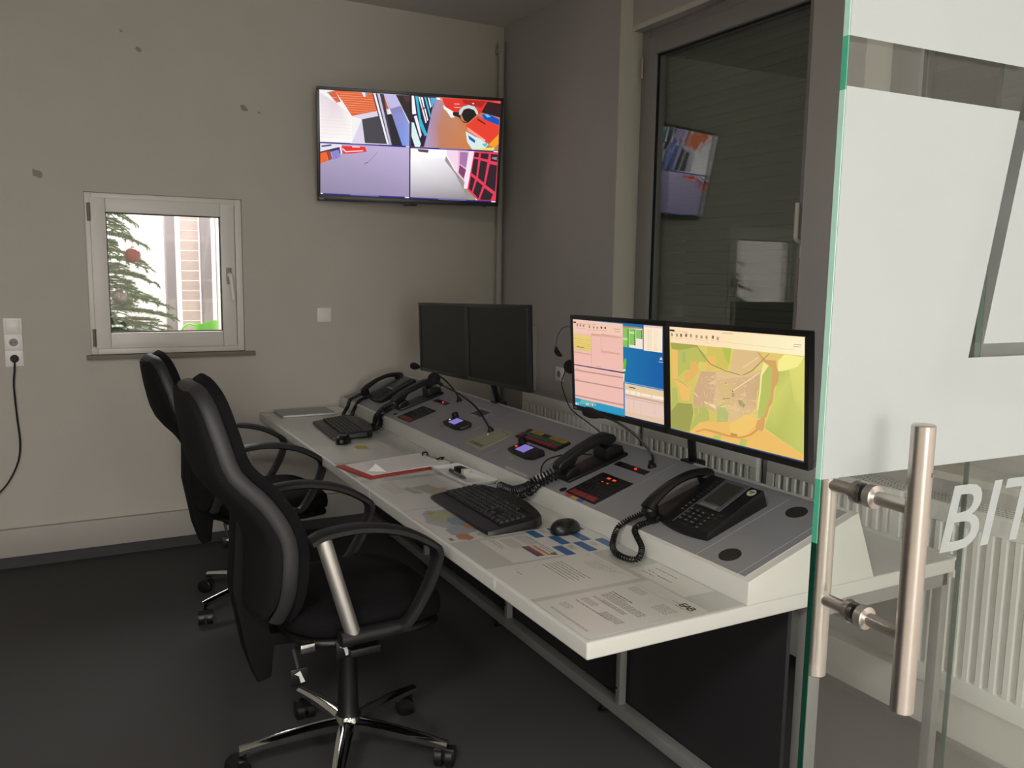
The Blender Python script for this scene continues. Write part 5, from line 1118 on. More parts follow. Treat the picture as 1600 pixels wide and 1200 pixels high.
# radio handsets let into the console
def radio(y, t, sc, red=True):
    p = cpart('radio_unit', blackP, MB().prism([(-0.10*sc, -0.030), (-0.06*sc, -0.036), (0.05*sc, -0.040), (0.095*sc, -0.028), (0.105*sc, 0.02), (0.08*sc, 0.036), (-0.03*sc, 0.036), (-0.098*sc, 0.030)], 0.014, 'z', 0.0), y, t, bevel=0.003)
    MB().box(-0.055*sc, 0.015*sc, -0.020, 0.028, 0.014, 0.0145).build('radio_display', emis('violet_display', 'a08cf0', 0.62), p)
    b = MB()
    for i in range(4):
        for j in range(4): b.box(0.028*sc+i*0.017*sc, 0.040*sc+i*0.017*sc, -0.026+j*0.0135, -0.017+j*0.0135, 0.014, 0.0158)
    b.build('radio_keys', darkP, p)
    MB().lathe([(0.010, 0.016), (0.032, 0.015), (0.034, 0.012)], (-0.085*sc, 0.034, 0), n=18).build('radio_knob', blackR, p, smooth=True)
    MB().ball((-0.078*sc, 0.0, 0.014), 0.0042, n=10).build('radio_lamp', ledR if red else emis('yellow_lamp', 'f0d890', 1.0), p, smooth=True)
radio(2.81, 0.142, 1.0); radio(3.465, 0.147, 1.0, False)
cpart('colour_label', mat('label_b8a840', 'b8a840', 0.6), MB().box(-0.013, 0.013, -0.008, 0.008, 0, 0.0004), 2.828, 0.082)
cpart('colour_label', mat('label_a04038', 'a04038', 0.6), MB().box(-0.010, 0.010, -0.005, 0.005, 0, 0.0004), 3.545, 0.098)
cpart('name_strip', mat('white_label', 'b8b8b4', 0.6), MB().box(-0.085, 0.085, -0.009, 0.004, 0, 0.0005), 2.69, 0.027)
cpart('button_hole', blackR, MB().lathe([(0, 0.013), (0.002, 0.013)], n=20), 2.378, 0.036); cpart('button_hole', blackR, MB().lathe([(0, 0.011), (0.002, 0.011)], n=20), 4.03, 0.05)
cpart('cable_socket', seamM, MB().lathe([(0, 0.022), (0.002, 0.022), (0.004, 0.012), (0.004, 0.005)], n=24), 2.56, 0.055, smooth=True)
cpart('clip_socket', mat('plate_light', 'a8a8a4', 0.5), MB().box(-0.075, 0.06, -0.008, 0.008, 0, 0.0012), 3.50, 0.317); cpart('clip_socket', mat('plate_light', 'a8a8a4', 0.5), MB().box(-0.03, 0.03, -0.008, 0.008, 0, 0.0012), 3.49, 0.248)
cpart('hand_recess', mat('recess_dark', '4a4b50', 0.6), MB().box(-0.055, 0.045, -0.030, 0.030, 0, 0.0009), 3.485, 0.285)
cpart('small_socket', mat('plate_light', 'a8a8a4', 0.5), MB().box(-0.011, 0.011, -0.008, 0.008, 0, 0.001), 4.22, 0.068)

# ================================================================ telephones
def desk_phone(y, t, lab, sticker=True):
    P = thing('desk_telephone', lab, 'telephone', M=CM(y, t, 0.0018), group=None)
    # local: x to the user's right, y up the slope, z out; housing 0.21 x 0.245
    V = MB(); nx = 8; rows = []
    for j, (yy, zz) in enumerate(((0.0, 0.012), (0.02, 0.020), (0.10, 0.032), (0.235, 0.052), (0.24, 0.048))):
        rows.append([(-0.105+0.21*i/nx + 0.0, yy + (0.014*((i/nx-0.5)*2)**2 if j == 0 else 0.0), zz) for i in range(nx+1)])
    top = V.grid(rows); bot = V.grid([[(x, yy_, 0.0) for x, yy_, _ in r] for r in rows])
    def wall(a, b):
        for k in range(len(a)-1): V.b.faces.new((a[k], a[k+1], b[k+1], b[k]))
    wall(top[0], bot[0]); wall(top[-1], bot[-1]); wall([r[0] for r in top], [r[0] for r in bot]); wall([r[-1] for r in top], [r[-1] for r in bot])
    V.build('housing', blackP, P, bevel=0.002)
    sl = math.atan2(0.032, 0.215); SM = T((0, 0.02, 0.0205)) @ Matrix.Rotation(sl, 4, 'X')
    fr = MB().box(-0.035, 0.062, 0.085, 0.215, 0.0, 0.004).build('display_frame', mat('display_frame_grey', '55565a', 0.35), P, bevel=0.002, M=SM)
    MB().box(-0.020, 0.052, 0.105, 0.200, 0.004, 0.0048).build('display', mat('lcd_off', '3a3a34', 0.25), fr)
    MB().box(-0.018, 0.045, 0.086, 0.098, 0.004, 0.007).build('silver_keys', mat('silver_keys', '9a9a98', 0.3, 0.6), fr, bevel=0.003)
    k0 = None
    for j in range(4):
        for i in range(3):
            if k0 is None: k0 = MB().box(-0.0085, 0.0085, -0.0055, 0.0055, 0, 0.0035).build('dial_key', darkP, P, bevel=0.0015); c = k0
            else: c = k0.copy(); COL.objects.link(c); c.parent = P
            c.matrix_local = SM @ T((-0.025+i*0.024, 0.015+j*0.0155, 0.0005))
    d0 = None; dotM = mat('key_legend', '8e8e8c', 0.5)
    for q in [(0.055, 0.005+k*0.0155) for k in range(5)] + [(-0.055, 0.05+k*0.0155) for k in range(4)] + [(0.075, 0.06), (0.078, 0.075)]:
        if d0 is None: d0 = MB().box(-0.006, 0.006, -0.004, 0.004, 0, 0.002).build('function_key', darkP, P, bevel=0.001); c = d0
        else: c = d0.copy(); COL.objects.link(c); c.parent = P
        c.matrix_local = SM @ T((q[0], q[1], 0.0005))
    b = MB()
    for j in range(4):
        for i in range(3): b.box(-0.027+i*0.024, -0.023+i*0.024, 0.0135+j*0.0155, 0.0165+j*0.0155, 0.004, 0.0043)
    for k in range(4): b.box(-0.057, -0.053, 0.0485+k*0.0155, 0.0515+k*0.0155, 0.0026, 0.0029)
    for k in range(5): b.box(0.053, 0.057, 0.0035+k*0.0155, 0.0065+k*0.0155, 0.0026, 0.0029)
    b.build('key_legends', dotM, P, M=SM)
    b = MB()
    for k in range(8): b.box(-0.062, -0.046, 0.112+k*0.0125, 0.118+k*0.0125, 0.0, 0.003)
    b.build('side_keys', darkP, P, M=SM)
    MB().box(-0.040, -0.036, -0.005, 0.215, 0.0, 0.0012).build('silver_line', mat('thin_silver', '77777a', 0.3, 0.7), P, M=SM)
    if sticker:
        s = MB().lathe([(0.0, 0.014), (0.0007, 0.014)], n=24).build('round_sticker', mat('sticker_white', 'c8c6c0', 0.5), P, M=SM @ T((0.084, 0.195, 0.0003)))
        MB().lathe([(0.0007, 0.008), (0.0009, 0.008)], n=5).build('sticker_star', mat('sticker_yellow', 'b8923c', 0.5), s); MB().box(-0.010, 0.010, 0.002, 0.006, 0.0009, 0.0011).build('sticker_band', mat('sticker_blue', '5a6478', 0.5), s)
    # handset: curved bar lying on the left
    hp = catmull([(-0.128, -0.005, 0.040), (-0.130, 0.03, 0.058), (-0.130, 0.10, 0.074), (-0.130, 0.17, 0.074), (-0.128, 0.225, 0.058), (-0.126, 0.245, 0.045)], 7)
    n = len(hp); hs = MB()
    rr = [0.018+0.010*abs(2*i/(n-1)-1)**1.5 for i in range(n)]; rr[0] = 0.014; rr[-1] = 0.014
    hs.tube(hp, rr, 14, flat=0.62)
    H = hs.build('handset', blackP, P, smooth=True)
    MB().lathe([(0, 0.022), (0.022, 0.026), (0.03, 0.02)], (-0.128, 0.008, 0.018), n=20).build('mouthpiece', blackP, H, smooth=True)
    MB().lathe([(0, 0.024), (0.022, 0.027), (0.03, 0.02)], (-0.127, 0.228, 0.030), n=20).build('earpiece', blackP, H, smooth=True)
    MB().box(-0.155, -0.100, 0.0, 0.24, 0.0, 0.018).build('handset_rest', blackP, P, bevel=0.005)
    return P
desk_phone(1.800, 0.062, 'black desk telephone with dark display and round sticker at the near end of the console')
desk_phone(4.440, 0.075, 'black desk telephone at the far end of the console by the back wall', False)
def wcoil(parent, pts, turns, cr, wr, M=None):
    inv = parent.matrix_world.inverted()
    return coil([inv @ Vector(p) for p in pts], turns, cr, wr).build('coiled_cord', blackP, parent, smooth=True)
def console_pt(y, t, h): v = Vector((CX, y, CZ)) + E_*t + N_*h; return (v.x, v.y, v.z)
bpy.context.view_layer.update()
phones = [o for o in bpy.data.objects if o.name.startswith('desk_telephone')]
wcoil(phones[0], [console_pt(1.93, 0.055, 0.035), console_pt(1.965, 0.0, 0.02), (1.43, 1.975, 0.775), (1.395, 1.945, 0.738), (1.375, 1.88, 0.733), (1.40, 1.835, 0.733), (1.435, 1.86, 0.755), (1.45, 1.915, 0.79), console_pt(1.915, 0.04, 0.012), console_pt(1.90, 0.07, 0.01)], 64, 0.0072, 0.0027)
wcoil(phones[1], [console_pt(4.57, 0.07, 0.035), console_pt(4.60, 0.0, 0.02), (1.42, 4.55, 0.770), (1.37, 4.47, 0.735), (1.40, 4.43, 0.735), (1.44, 4.50, 0.76), console_pt(4.53, 0.03, 0.012), console_pt(4.54, 0.09, 0.01)], 60, 0.008, 0.003)
def hand_unit(y, t, lab):
    P = thing('handset_unit', lab, 'telephone', M=CM(y, t, 0.0018))
    MB().prism([(-0.050, 0.0), (0.045, 0.0), (0.060, 0.19), (0.060, 0.25), (-0.045, 0.25)], 0.012, 'z', 0.0).build('cradle_base', blackP, P, bevel=0.003)
    MB().prism([(0.0, 0.012), (0.05, 0.012), (0.062, 0.030), (0.050, 0.044), (0.02, 0.040), (0.0, 0.030)], 0.085, 'x', -0.045).build('cradle_lower', blackP, P, bevel=0.004)
    MB().prism([(0.17, 0.012), (0.25, 0.012), (0.25, 0.035), (0.20, 0.055), (0.18, 0.050)], 0.085, 'x', -0.045).build('cradle_upper', blackP, P, bevel=0.004)
    pts = [(-0.004, 0.044), (-0.014, 0.058), (0.002, 0.072), (0.045, 0.082), (0.10, 0.091), (0.18, 0.097), (0.215, 0.094), (0.240, 0.078), (0.245, 0.062), (0.236, 0.052), (0.195, 0.054), (0.175, 0.070), (0.075, 0.062), (0.055, 0.044), (0.02, 0.040)]
    MB().prism(pts, 0.046, 'x', -0.022).build('handset', blackP, P, bevel=0.007, seg=3)
    return P
u1 = hand_unit(2.445, 0.075, 'black slanted handset on a cradle in the middle of the near console half')
u2 = hand_unit(4.085, 0.085, 'black slanted handset on a cradle between far telephone and far keypad')
bpy.context.view_layer.update()
wcoil(u1, [console_pt(2.455, 0.068, 0.045), console_pt(2.48, 0.03, 0.03), console_pt(2.505, -0.004, 0.02), (1.435, 2.53, 0.775), (1.425, 2.60, 0.748), (1.43, 2.66, 0.738), (1.425, 2.72, 0.738)], 25, 0.0140, 0.0032)
wcoil(u1, [console_pt(2.44, 0.062, 0.03), (1.45, 2.475, 0.795), (1.435, 2.50, 0.765), (1.43, 2.56, 0.74), (1.405, 2.60, 0.738)], 15, 0.0125, 0.0032)
wcoil(u2, [console_pt(4.095, 0.075, 0.045), console_pt(4.12, 0.02, 0.03), (1.44, 4.13, 0.78), (1.42, 4.10, 0.75), (1.40, 4.08, 0.738), (1.37, 4.13, 0.737)], 30, 0.011, 0.0034)
wcoil(u2, [console_pt(4.08, 0.07, 0.03), (1.45, 4.09, 0.79), (1.43, 4.04, 0.76), (1.41, 4.02, 0.738), (1.38, 4.07, 0.737)], 24, 0.011, 0.0034)
# microphones
def mic(lab, base, path, head, foam=False):
    P = thing('gooseneck_microphone', lab, 'microphone', base)
    rel = lambda p: Vector(p)-Vector(base)
    MB().lathe([(-0.002, 0.016), (0.004, 0.015), (0.012, 0.009), (0.022, 0.007)], n=18, ax=N_).build('mount', blackR, P, smooth=True)
    MB().tube(catmull([rel(p) for p in path], 8), 0.0042, 8).build('neck', blackP, P, smooth=True)
    a, b = rel(path[-1]), rel(head); d = (b-a).normalized()
    if foam: MB().ball(b, 0.030, (1, 1, 1), 16).tube([a, b], 0.009, 10).build('foam_head', mat('foam', '141414', 0.95, var=0.3, scale=400, bump=0.6, bscale=900), P, smooth=True)
    else: MB().tube([a-d*0.005, a+d*0.012, a+d*0.03, a+d*0.055, a+d*0.075, a+d*0.085], [0.006, 0.009, 0.0155, 0.019, 0.017, 0.009], 14).build('head', mat('foam', '141414', 0.95, var=0.3, scale=400, bump=0.6, bscale=900), P, smooth=True)
    return P
mic('gooseneck microphone bending towards the lower edge of the lit left screen', console_pt(2.227, 0.307, 0.002), [console_pt(2.227, 0.307, 0.005), (1.725, 2.20, 0.93), (1.69, 2.245, 0.99), (1.65, 2.30, 1.030), (1.625, 2.345, 1.043)], (1.60, 2.415, 1.052))
mic('gooseneck microphone with round foam ball rising from the pale plate', console_pt(3.205, 0.187, 0.003), [console_pt(3.205, 0.187, 0.005), (1.615, 3.22, 0.89), (1.60, 3.30, 0.945), (1.575, 3.42, 0.985), (1.55, 3.54, 1.008)], (1.54, 3.605, 1.030), True)
mic('gooseneck microphone reaching left in front of the far dark monitor', console_pt(3.80, 0.319, 0.002), [console_pt(3.80, 0.319, 0.005), (1.74, 3.80, 0.93), (1.70, 3.85, 0.99), (1.66, 3.95, 1.028), (1.64, 4.03, 1.036)], (1.63, 4.12, 1.036))
c0 = tag(MB().tube(catmull([console_pt(2.56, 0.055, 0.002), (1.53, 2.585, 0.83), (1.55, 2.56, 0.862), (1.60, 2.50, 0.885), (1.66, 2.46, 0.885)], 8), 0.0026, 8).build('thin_cable', blackR, None, smooth=True), 'thin black cable arching from the round socket to the near handset', 'cable')

# ================================================================ monitors
def monitor_pair(lab, c, yaw, tilt, roll, lit):
    M0 = T(c) @ Matrix.Rotation(R(yaw), 4, 'Z') @ Matrix.Rotation(R(tilt), 4, 'X') @ Matrix.Rotation(R(-roll), 4, 'Y')
    W_, H_ = 0.574, 0.345
    Z = Matrix.Identity(4)
    objs = []
    for sgn, nm in ((-1, 'left'), (1, 'right')):
        P = thing('monitor', lab[0] if sgn < 0 else lab[1], 'monitor', M=M0 @ T((sgn*W_/2*1.0, 0, 0)), group=lab[2])
        w, h = W_/2-0.0005, H_/2; e, eb = 0.015, 0.018
        MB().box(-w, w, 0.003, 0.018, -h, h).build('casing', blackP, P, bevel=0.004)
        z = MB(); z.box(-w, w, -0.002, 0.004, h-e, h); z.box(-w, w, -0.002, 0.004, -h, -h+eb); z.box(-w, -w+e, -0.002, 0.004, -h+eb, h-e); z.box(w-e, w, -0.002, 0.004, -h+eb, h-e); z.build('bezel', blackP, P, bevel=0.0015)
        MB().box(-w+e, w-e, 0.0015, 0.0032, -h+eb, h-e).build('screen', mat('screen_off', '171617', 0.4, spec=0.3), P)
        if lit: art('screen_picture', DESK_ART if sgn < 0 else MAP_ART, 2*w-2*e, 2*h-e-eb, artE, P, frameM((0, 0.0012, (eb-e)/2), (1, 0, 0), (0, 0, 1), (0, -1, 0)), 1.2e-5)
        MB().box(-w+0.01 if sgn < 0 else -0.012, -w+0.03 if sgn < 0 else 0.012, -0.0026, -0.002, -h+0.005, -h+0.011).build('maker_badge', mat('badge_grey', '9a9a98', 0.4) if sgn < 0 and lit else darkP, P)
        MB().box(-0.12, 0.12, 0.018, 0.055, -0.10, 0.09).build('rear_housing', blackP, P, bevel=0.01)
        objs.append(P)
    A = thing('desk_stand', lab[3], 'stand', M=M0 @ T((0, 0.058, -0.02)))
    inv = A.matrix_world.inverted(); 
    foot = (1.855, c[1]+0.13, 0.905)
    MB().box(-0.42, 0.42, 0.0, 0.018, -0.02, 0.02).build('cross_beam', blackP, A, bevel=0.002)
    p1 = inv @ Vector(foot); p0 = Vector((0.0, 0.02, 0.0)); p2 = inv @ Vector((foot[0], foot[1], foot[2]-0.02))
    MB().tube([p0, p1], 0.014, 10).build('slanted_post', blackP, A, smooth=True)
    MB().tube([p1.lerp(p0, 0.35)+Vector((-0.012, 0, 0)), p1.lerp(p0, 0.35)+Vector((0.035, 0, 0))], 0.007, 8).build('clamp_screw', blackP, A, smooth=True)
    MB().box(-0.03, 0.03, -0.03, 0.03, -0.012, 0.008).build('foot_plate', blackP, A, M=T(p1) @ inv.to_3x3().to_4x4(), bevel=0.003)
    return objs
bpy.context.view_layer.update()
g1 = 'lit monitors on the near stand'; g2 = 'switched off monitors on the far stand'
monitor_pair(('lit monitor with office windows and blue desktop, left of the map screen', 'lit monitor showing a green and orange town map', g1, 'black slanted arm holding the two lit monitors'), (1.626, 2.014, 1.213), -92.16, 3.03, 0.89, True)
monitor_pair(('dark switched off monitor nearest the back wall', 'dark switched off monitor nearest the upright white duct', g2, 'black slanted arm holding the two dark monitors'), (1.624, 3.427, 1.213), -90.32, 1.25, 1.64, False)
# headset hung on the left edge of the lit monitor
hs = thing('headset', 'black wire headset with boom hanging at the left edge of the lit monitors', 'headset', (1.69, 2.66, 1.18))
hx = lambda y, z, x=1.69: (x-1.69, y-2.66, z-1.18)
MB().lathe([(-0.012, 0.022), (0.0, 0.027), (0.012, 0.022)], hx(2.665, 1.178), (1, 0.2, 0), n=20).build('ear_cushion', blackR, hs, smooth=True)
MB().tube(catmull([hx(2.665, 1.18), hx(2.60, 1.22, 1.74), hx(2.62, 1.31, 1.74), hx(2.70, 1.325), hx(2.755, 1.29), hx(2.768, 1.25), hx(2.765, 1.235)], 8), 0.0018, 6).build('wire_band', hookM, hs, smooth=True)
MB().tube(catmull([hx(2.768, 1.245), hx(2.764, 1.228), hx(2.745, 1.217), hx(2.728, 1.214)], 6), [0.004, 0.005, 0.006, 0.007, 0.008, 0.009, 0.009, 0.010, 0.010, 0.010, 0.010, 0.009, 0.009, 0.008, 0.008, 0.007, 0.007, 0.006, 0.004], 8).build('microphone', blackR, hs, smooth=True)
MB().tube(catmull([hx(2.70, 1.155), hx(2.72, 1.11), hx(2.70, 1.07), hx(2.65, 1.02), hx(2.59, 0.98, 1.72), hx(2.55, 0.94, 1.76), hx(2.54, 0.90, 1.79)], 8), 0.0022, 6).build('cable', blackR, hs, smooth=True)
# ================================================================ things on the desk
keyM = mat('keyboard_keys', '29292b', 0.45, bump=0.1, bscale=800)
def keyboard(M, lab, keys=True, mediarow=True):
    # local x to the right (length), y away from the user, z up; size 0.485 x 0.235
    K = thing('keyboard', lab, 'keyboard', M=M)
    L, D = 0.485, 0.232
    out = [(-L/2+0.006, 0.0), (-L/2+0.05, -0.004), (L/2-0.05, -0.004), (L/2-0.006, 0.0), (L/2, 0.03), (L/2, 0.17), (L/2-0.02, 0.20), (L/2-0.07, 0.215), (0.07, 0.232), (-0.07, 0.232), (-L/2+0.07, 0.215), (-L/2+0.02, 0.20), (-L/2, 0.17), (-L/2, 0.03)]
    V = MB(); zt = lambda y: 0.012 + 0.115*max(0, y) if y > 0.02 else 0.011
    A = [V.b.verts.new((x, y, 0.006*(0 if y < .1 else 1))) for x, y in out]; B = [V.b.verts.new((x*0.985, y*0.98+0.002, zt(y))) for x, y in out]
    V.b.faces.new(A[::-1]); V.b.faces.new(B); n = len(out)
    for i in range(n): V.b.faces.new((A[i], A[(i+1) % n], B[(i+1) % n], B[i]))
    V.build('housing', blackP, K, bevel=0.002)
    sl = math.atan(0.115); SM = T((0, 0.0, 0.0125)) @ Matrix.Rotation(sl, 4, 'X')
    if keys:
        MB().box(-L/2+0.018, L/2-0.018, 0.052, 0.172, 0.0, 0.0015).build('key_bed', blackR, K, M=SM)
        rows = [(0.058, 'b'), (0.0775, 'z'), (0.097, 'a'), (0.1165, 'q'), (0.136, 'n'), (0.158, 'f')]
        lay = {'b': [1.25, 1.25, 1.25, 6.25, 1.25, 1.25, 1.25, 1.25], 'z': [1.25]+[1]*11+[2.75], 'a': [1.75]+[1]*11+[1, 1.25], 'q': [1.5]+[1]*12+[1.5], 'n': [1]*13+[2], 'f': [1, -0.6]+[1]*4+[-0.4]+[1]*4+[-0.4]+[1]*4}
        u = 0.0190; x00 = -L/2+0.022; cache = {}
        def key(x, y, wd, dp=0.0165):
            k = (round(wd, 4), dp)
            if k not in cache:
                b = MB(); w0, w1 = wd/2-0.0008, wd/2-0.0035; d0, d1 = dp/2, dp/2-0.0025
                lo = [b.b.verts.new((sx*w0, sy*d0, 0)) for sx, sy in ((-1,-1),(1,-1),(1,1),(-1,1))]; hi = [b.b.verts.new((sx*w1, sy*d1+0.0008, 0.0075)) for sx, sy in ((-1,-1),(1,-1),(1,1),(-1,1))]
                b.b.faces.new(hi)
                for i in range(4): b.b.faces.new((lo[i], lo[(i+1) % 4], hi[(i+1) % 4], hi[i]))
                cache[k] = b.build('key', keyM, K); c = cache[k]
            else: c = cache[k].copy(); COL.objects.link(c); c.parent = K
            c.matrix_local = SM @ T((x, y, 0.001))
        for yy, r in rows:
            x = x00
            for wv in lay[r]:
                if wv > 0: key(x+wv*u/2, yy+0.006, wv*u)
                x += abs(wv)*u
            if r in 'bqnf':
                xs = x00+15.25*u
                for i in range(3): key(xs+(i+0.5)*u, yy+0.006, u)
            if r == 'z': key(x00+16.75*u, yy+0.006, u)
            if r != 'f':
                xs = x00+18.5*u
                for i in range(4):
                    if r == 'b' and i == 1: continue
                    key(xs+(i+0.5)*u, yy+0.006, u)
        b = MB()
        for i in range(9): b.box(-0.20+i*0.022+(0.18 if i > 4 else 0), -0.186+i*0.022+(0.18 if i > 4 else 0), 0.182, 0.190, 0.0, 0.0035)
        b.build('media_buttons', keyM, K, M=SM)
        b = MB()
        for i in range(17):
            for yy in (0.0835, 0.103, 0.1225, 0.142): b.box(x00+0.03+i*u-0.0016, x00+0.03+i*u+0.0016, yy+0.001, yy+0.004, 0.0087, 0.0089)
        b.build('key_legends', mat('legend_grey', '7f7f7f', 0.6), K, M=SM)
    else:
        MB().box(-L/2+0.018, L/2-0.018, 0.052, 0.172, 0.0, 0.0015).build('key_bed', blackR, K, M=SM)
        b = MB()
        for j in range(6):
            for i in range(23): b.box(-L/2+0.022+i*0.0190, -L/2+0.038+i*0.0190, 0.054+j*0.0195, 0.070+j*0.0195, 0.001, 0.0075)
        o = b.build('keys', keyM, K, M=SM); o['kind'] = 'stuff'
    for sx in (-1, 1): MB().box(sx*0.19-0.012, sx*0.19+0.012, 0.195, 0.205, 0.0, 0.02).build('foot', blackR, K)
    return K
ZT = 0.7222
def deskM_(x, y, rz): return T((x, y, ZT)) @ Matrix.Rotation(R(-90+rz), 4, 'Z')
keyboard(deskM_(1.140, 2.475, -1), 'large black media keyboard near the blue checkered sheet')
keyboard(deskM_(1.150, 4.12, -4), 'black keyboard at the far seat below the far telephone cord', keys=False)
def mouse(M, lab):
    P = thing('computer_mouse', lab, 'mouse', M=M)
    V = MB(); rows = []; nz_ = 8; n = 24
    for j in range(nz_+1):
        f = j/nz_; r = math.sqrt(max(0.0, 1-f**2.2)); z = 0.003+0.039*f
        rows.append([(0.034*(r**0.8)*math.cos(2*PI*k/n)*(1-0.12*math.sin(2*PI*k/n)), -0.008*f+0.058*(r**0.8)*math.sin(2*PI*k/n), z) for k in range(n)])
    g = V.grid([[(p[0]*0.94, p[1]*0.96, 0.0) for p in rows[0]]]+rows[:-1], True); V.b.faces.new(g[0][::-1]); V.b.faces.new(g[-1])
    V.build('shell', blackG, P, smooth=True)
    MB().lathe([(-0.004, 0.009), (0.004, 0.009)], (0, 0.030, 0.0255), (1, 0, 0), n=16).build('scroll_wheel', darkP, P, smooth=True)
    MB().tube([(0, 0.049, 0.016), (0, 0.02, 0.036), (0, 0.0, 0.0412)], 0.0008, 5).build('button_gap', blackR, P)
    V = MB().tube(catmull([(-0.033, -0.03, 0.010), (-0.034, 0.01, 0.012), (-0.026, 0.045, 0.010)], 5), 0.004, 8)
    V.build('side_grip', mat('mouse_grip', '4a4a4c', 0.4), P, smooth=True)
    return P
mouse(deskM_(1.375, 2.168, 12), 'glossy black mouse on the blue checkered sheet')
mouse(deskM_(1.165, 3.805, 55), 'black mouse beside the far keyboard')
# red clipboard
redM = mat('red_clipboard', 'b03028', 0.45)
def quadM(a, b, o): pass
cb = thing('clipboard', 'red clipboard with lined sheets and a curled corner', 'clipboard', M=frameM((1.220, 3.245, ZT), (0.395, 0.085, 0), (-0.085, 0.395, 0), (0, 0, 1)))
# local x along the long side towards the console, y to the far side
MB().prism([(-0.212, -0.135), (0.205, -0.135), (0.212, -0.128), (0.212, 0.128), (0.205, 0.135), (-0.212, 0.135)], 0.004, 'z', 0.0).build('board', redM, cb, bevel=0.001)
for i in range(3): MB().box(-0.178+i*0.003, 0.195, -0.108-i*0.002, 0.118, 0.0042+i*0.0014, 0.0052+i*0.0014).build('sheet', paperM, cb, M=Matrix.Rotation(R(1.2*i-1), 4, 'Z'))
V = MB(); g = [[(-0.178+0.06*i/5, -0.111+0.055*j/5, 0.0092 + 0.034*max(0, 1-(i+j)/5.5)**1.3 if True else 0) for j in range(6)] for i in range(6)]
for i in range(6):
    for j in range(6):
        x, y, z = g[i][j]; k = max(0, 1-(i+j)/5.5); g[i][j] = (x+0.030*k, y+0.035*k, z)
V.grid(g); V.build('curled_corner', mat('paper_top', 'dedbd6', 0.7), cb, smooth=True)
b = MB()
for i in range(17): b.box(-0.105+i*0.016, -0.1045+i*0.016, -0.10, 0.10, 0.0085, 0.0087)
b.build('ruled_lines', mat('ruled_grey', 'a5a39f', 0.7), cb)
MB().box(0.180, 0.200, -0.055, 0.055, 0.004, 0.011).build('clip_bar', steel, cb, bevel=0.003)
for s in (-0.05, 0.05): MB().tube(catmull([(0.190, s, 0.009), (0.195, s*1.25, 0.020), (0.175, s*1.3, 0.022), (0.165, s*1.05, 0.014)], 5), 0.0035, 6).build('clip_lever', blackR, cb, smooth=True)
# white tray with pen, eraser
TM = frameM((1.386, 2.952, ZT), (0.02, -0.35, 0), (0.35, 0.02, 0), (0, 0, 1))
tr = thing('pen_tray', 'shallow white tray between clipboard and near keyboard', 'tray', M=TM)
V = MB(); a, b_ = 0.165, 0.068
def rr_(x, y, c, z): return [(sx*(x-c)+(c*math.cos(q))*1.0 if False else sx*(x-c)+c*math.cos(q), sy*(y-c)+c*math.sin(q), z) for sx, sy, q0 in ((1,1,0),(-1,1,PI/2),(-1,-1,PI),(1,-1,1.5*PI)) for q in (q0, q0+PI/6, q0+PI/3, q0+PI/2)]
rows = [rr_(a-0.012, b_-0.012, 0.010, 0.0), rr_(a, b_, 0.016, 0.017), rr_(a-0.003, b_-0.003, 0.014, 0.0185), rr_(a-0.007, b_-0.007, 0.012, 0.0175), rr_(a-0.013, b_-0.013, 0.010, 0.006)]
g = V.grid(rows, True); V.b.faces.new(g[0][::-1]); V.b.faces.new(g[-1]); V.build('tray_shell', mat('tray_white', 'f0efec', 0.3), tr, smooth=True, angle=60)
MB().box(-a+0.018, a-0.018, -b_+0.018, b_-0.018, -0.0004+0.0004, 0.0001+0.0004).build('tray_foot', blackR, tr)
er = thing('magnetic_eraser', 'small black and white whiteboard eraser in the white tray', 'eraser', M=TM @ T((-0.045, 0.020, 0.0065)) @ Matrix.Rotation(R(6), 4, 'Z'))
MB().box(-0.036, 0.014, -0.016, 0.016, 0.0, 0.020).build('black_part', blackR, er, bevel=0.002); MB().box(0.0142, 0.036, -0.0155, 0.0155, 0.0, 0.0195).build('white_part', mat('eraser_white', 'c9c7bd', 0.7), er, bevel=0.002)
pe = thing('marker_pen', 'grey marker pen with dark green cap in the white tray', 'pen', M=TM @ T((-0.005, -0.022, 0.0138)) @ Matrix.Rotation(R(-4), 4, 'Z'))
MB().lathe([(-0.075, 0.005), (-0.073, 0.007), (-0.03, 0.0072), (-0.029, 0.0066)], (0, 0, 0), (1, 0, 0), n=14).build('cap', mat('marker_green', '1f3a30', 0.4), pe, smooth=True)
MB().lathe([(-0.029, 0.0066), (0.055, 0.0066), (0.06, 0.005), (0.072, 0.0045), (0.074, 0.002)], (0, 0, 0), (1, 0, 0), n=14).build('barrel', mat('marker_grey', '5d605c', 0.4), pe, smooth=True)
# folder by the back wall
t = thing('document_folder', 'pale grey folder of papers on the desk against the back wall', 'folder', M=frameM((1.215, 4.690, 0.7202), (0.33, 0.0, 0), (0, 1, 0), (0, 0, 1)))
MB().box(-0.155, 0.155, -0.11, 0.11, 0, 0.004).build('cover', mat('folder_grey', '8f9492', 0.5), t, bevel=0.001)
for i in range(3): MB().box(-0.145, 0.150, -0.105, 0.105, 0.0042+i*0.003, 0.0068+i*0.003).build('sheet', paperM, t, M=Matrix.Rotation(R(0.8*i), 4, 'Z'))
MB().box(-0.152, 0.145, -0.108, 0.10, 0.0135, 0.0150).build('top_cover', mat('folder_top', '9a9f9e', 0.35), t)
t = thing('paper_stack', 'small white paper stack against the console beside the grey folder', 'paper', M=T((1.41, 4.74, 0.7202)))
for i in range(2): MB().box(-0.04, 0.04, -0.08, 0.08, i*0.004, i*0.004+0.0035).build('sheet', paperM, t, M=Matrix.Rotation(R(2*i), 4, 'Z'))

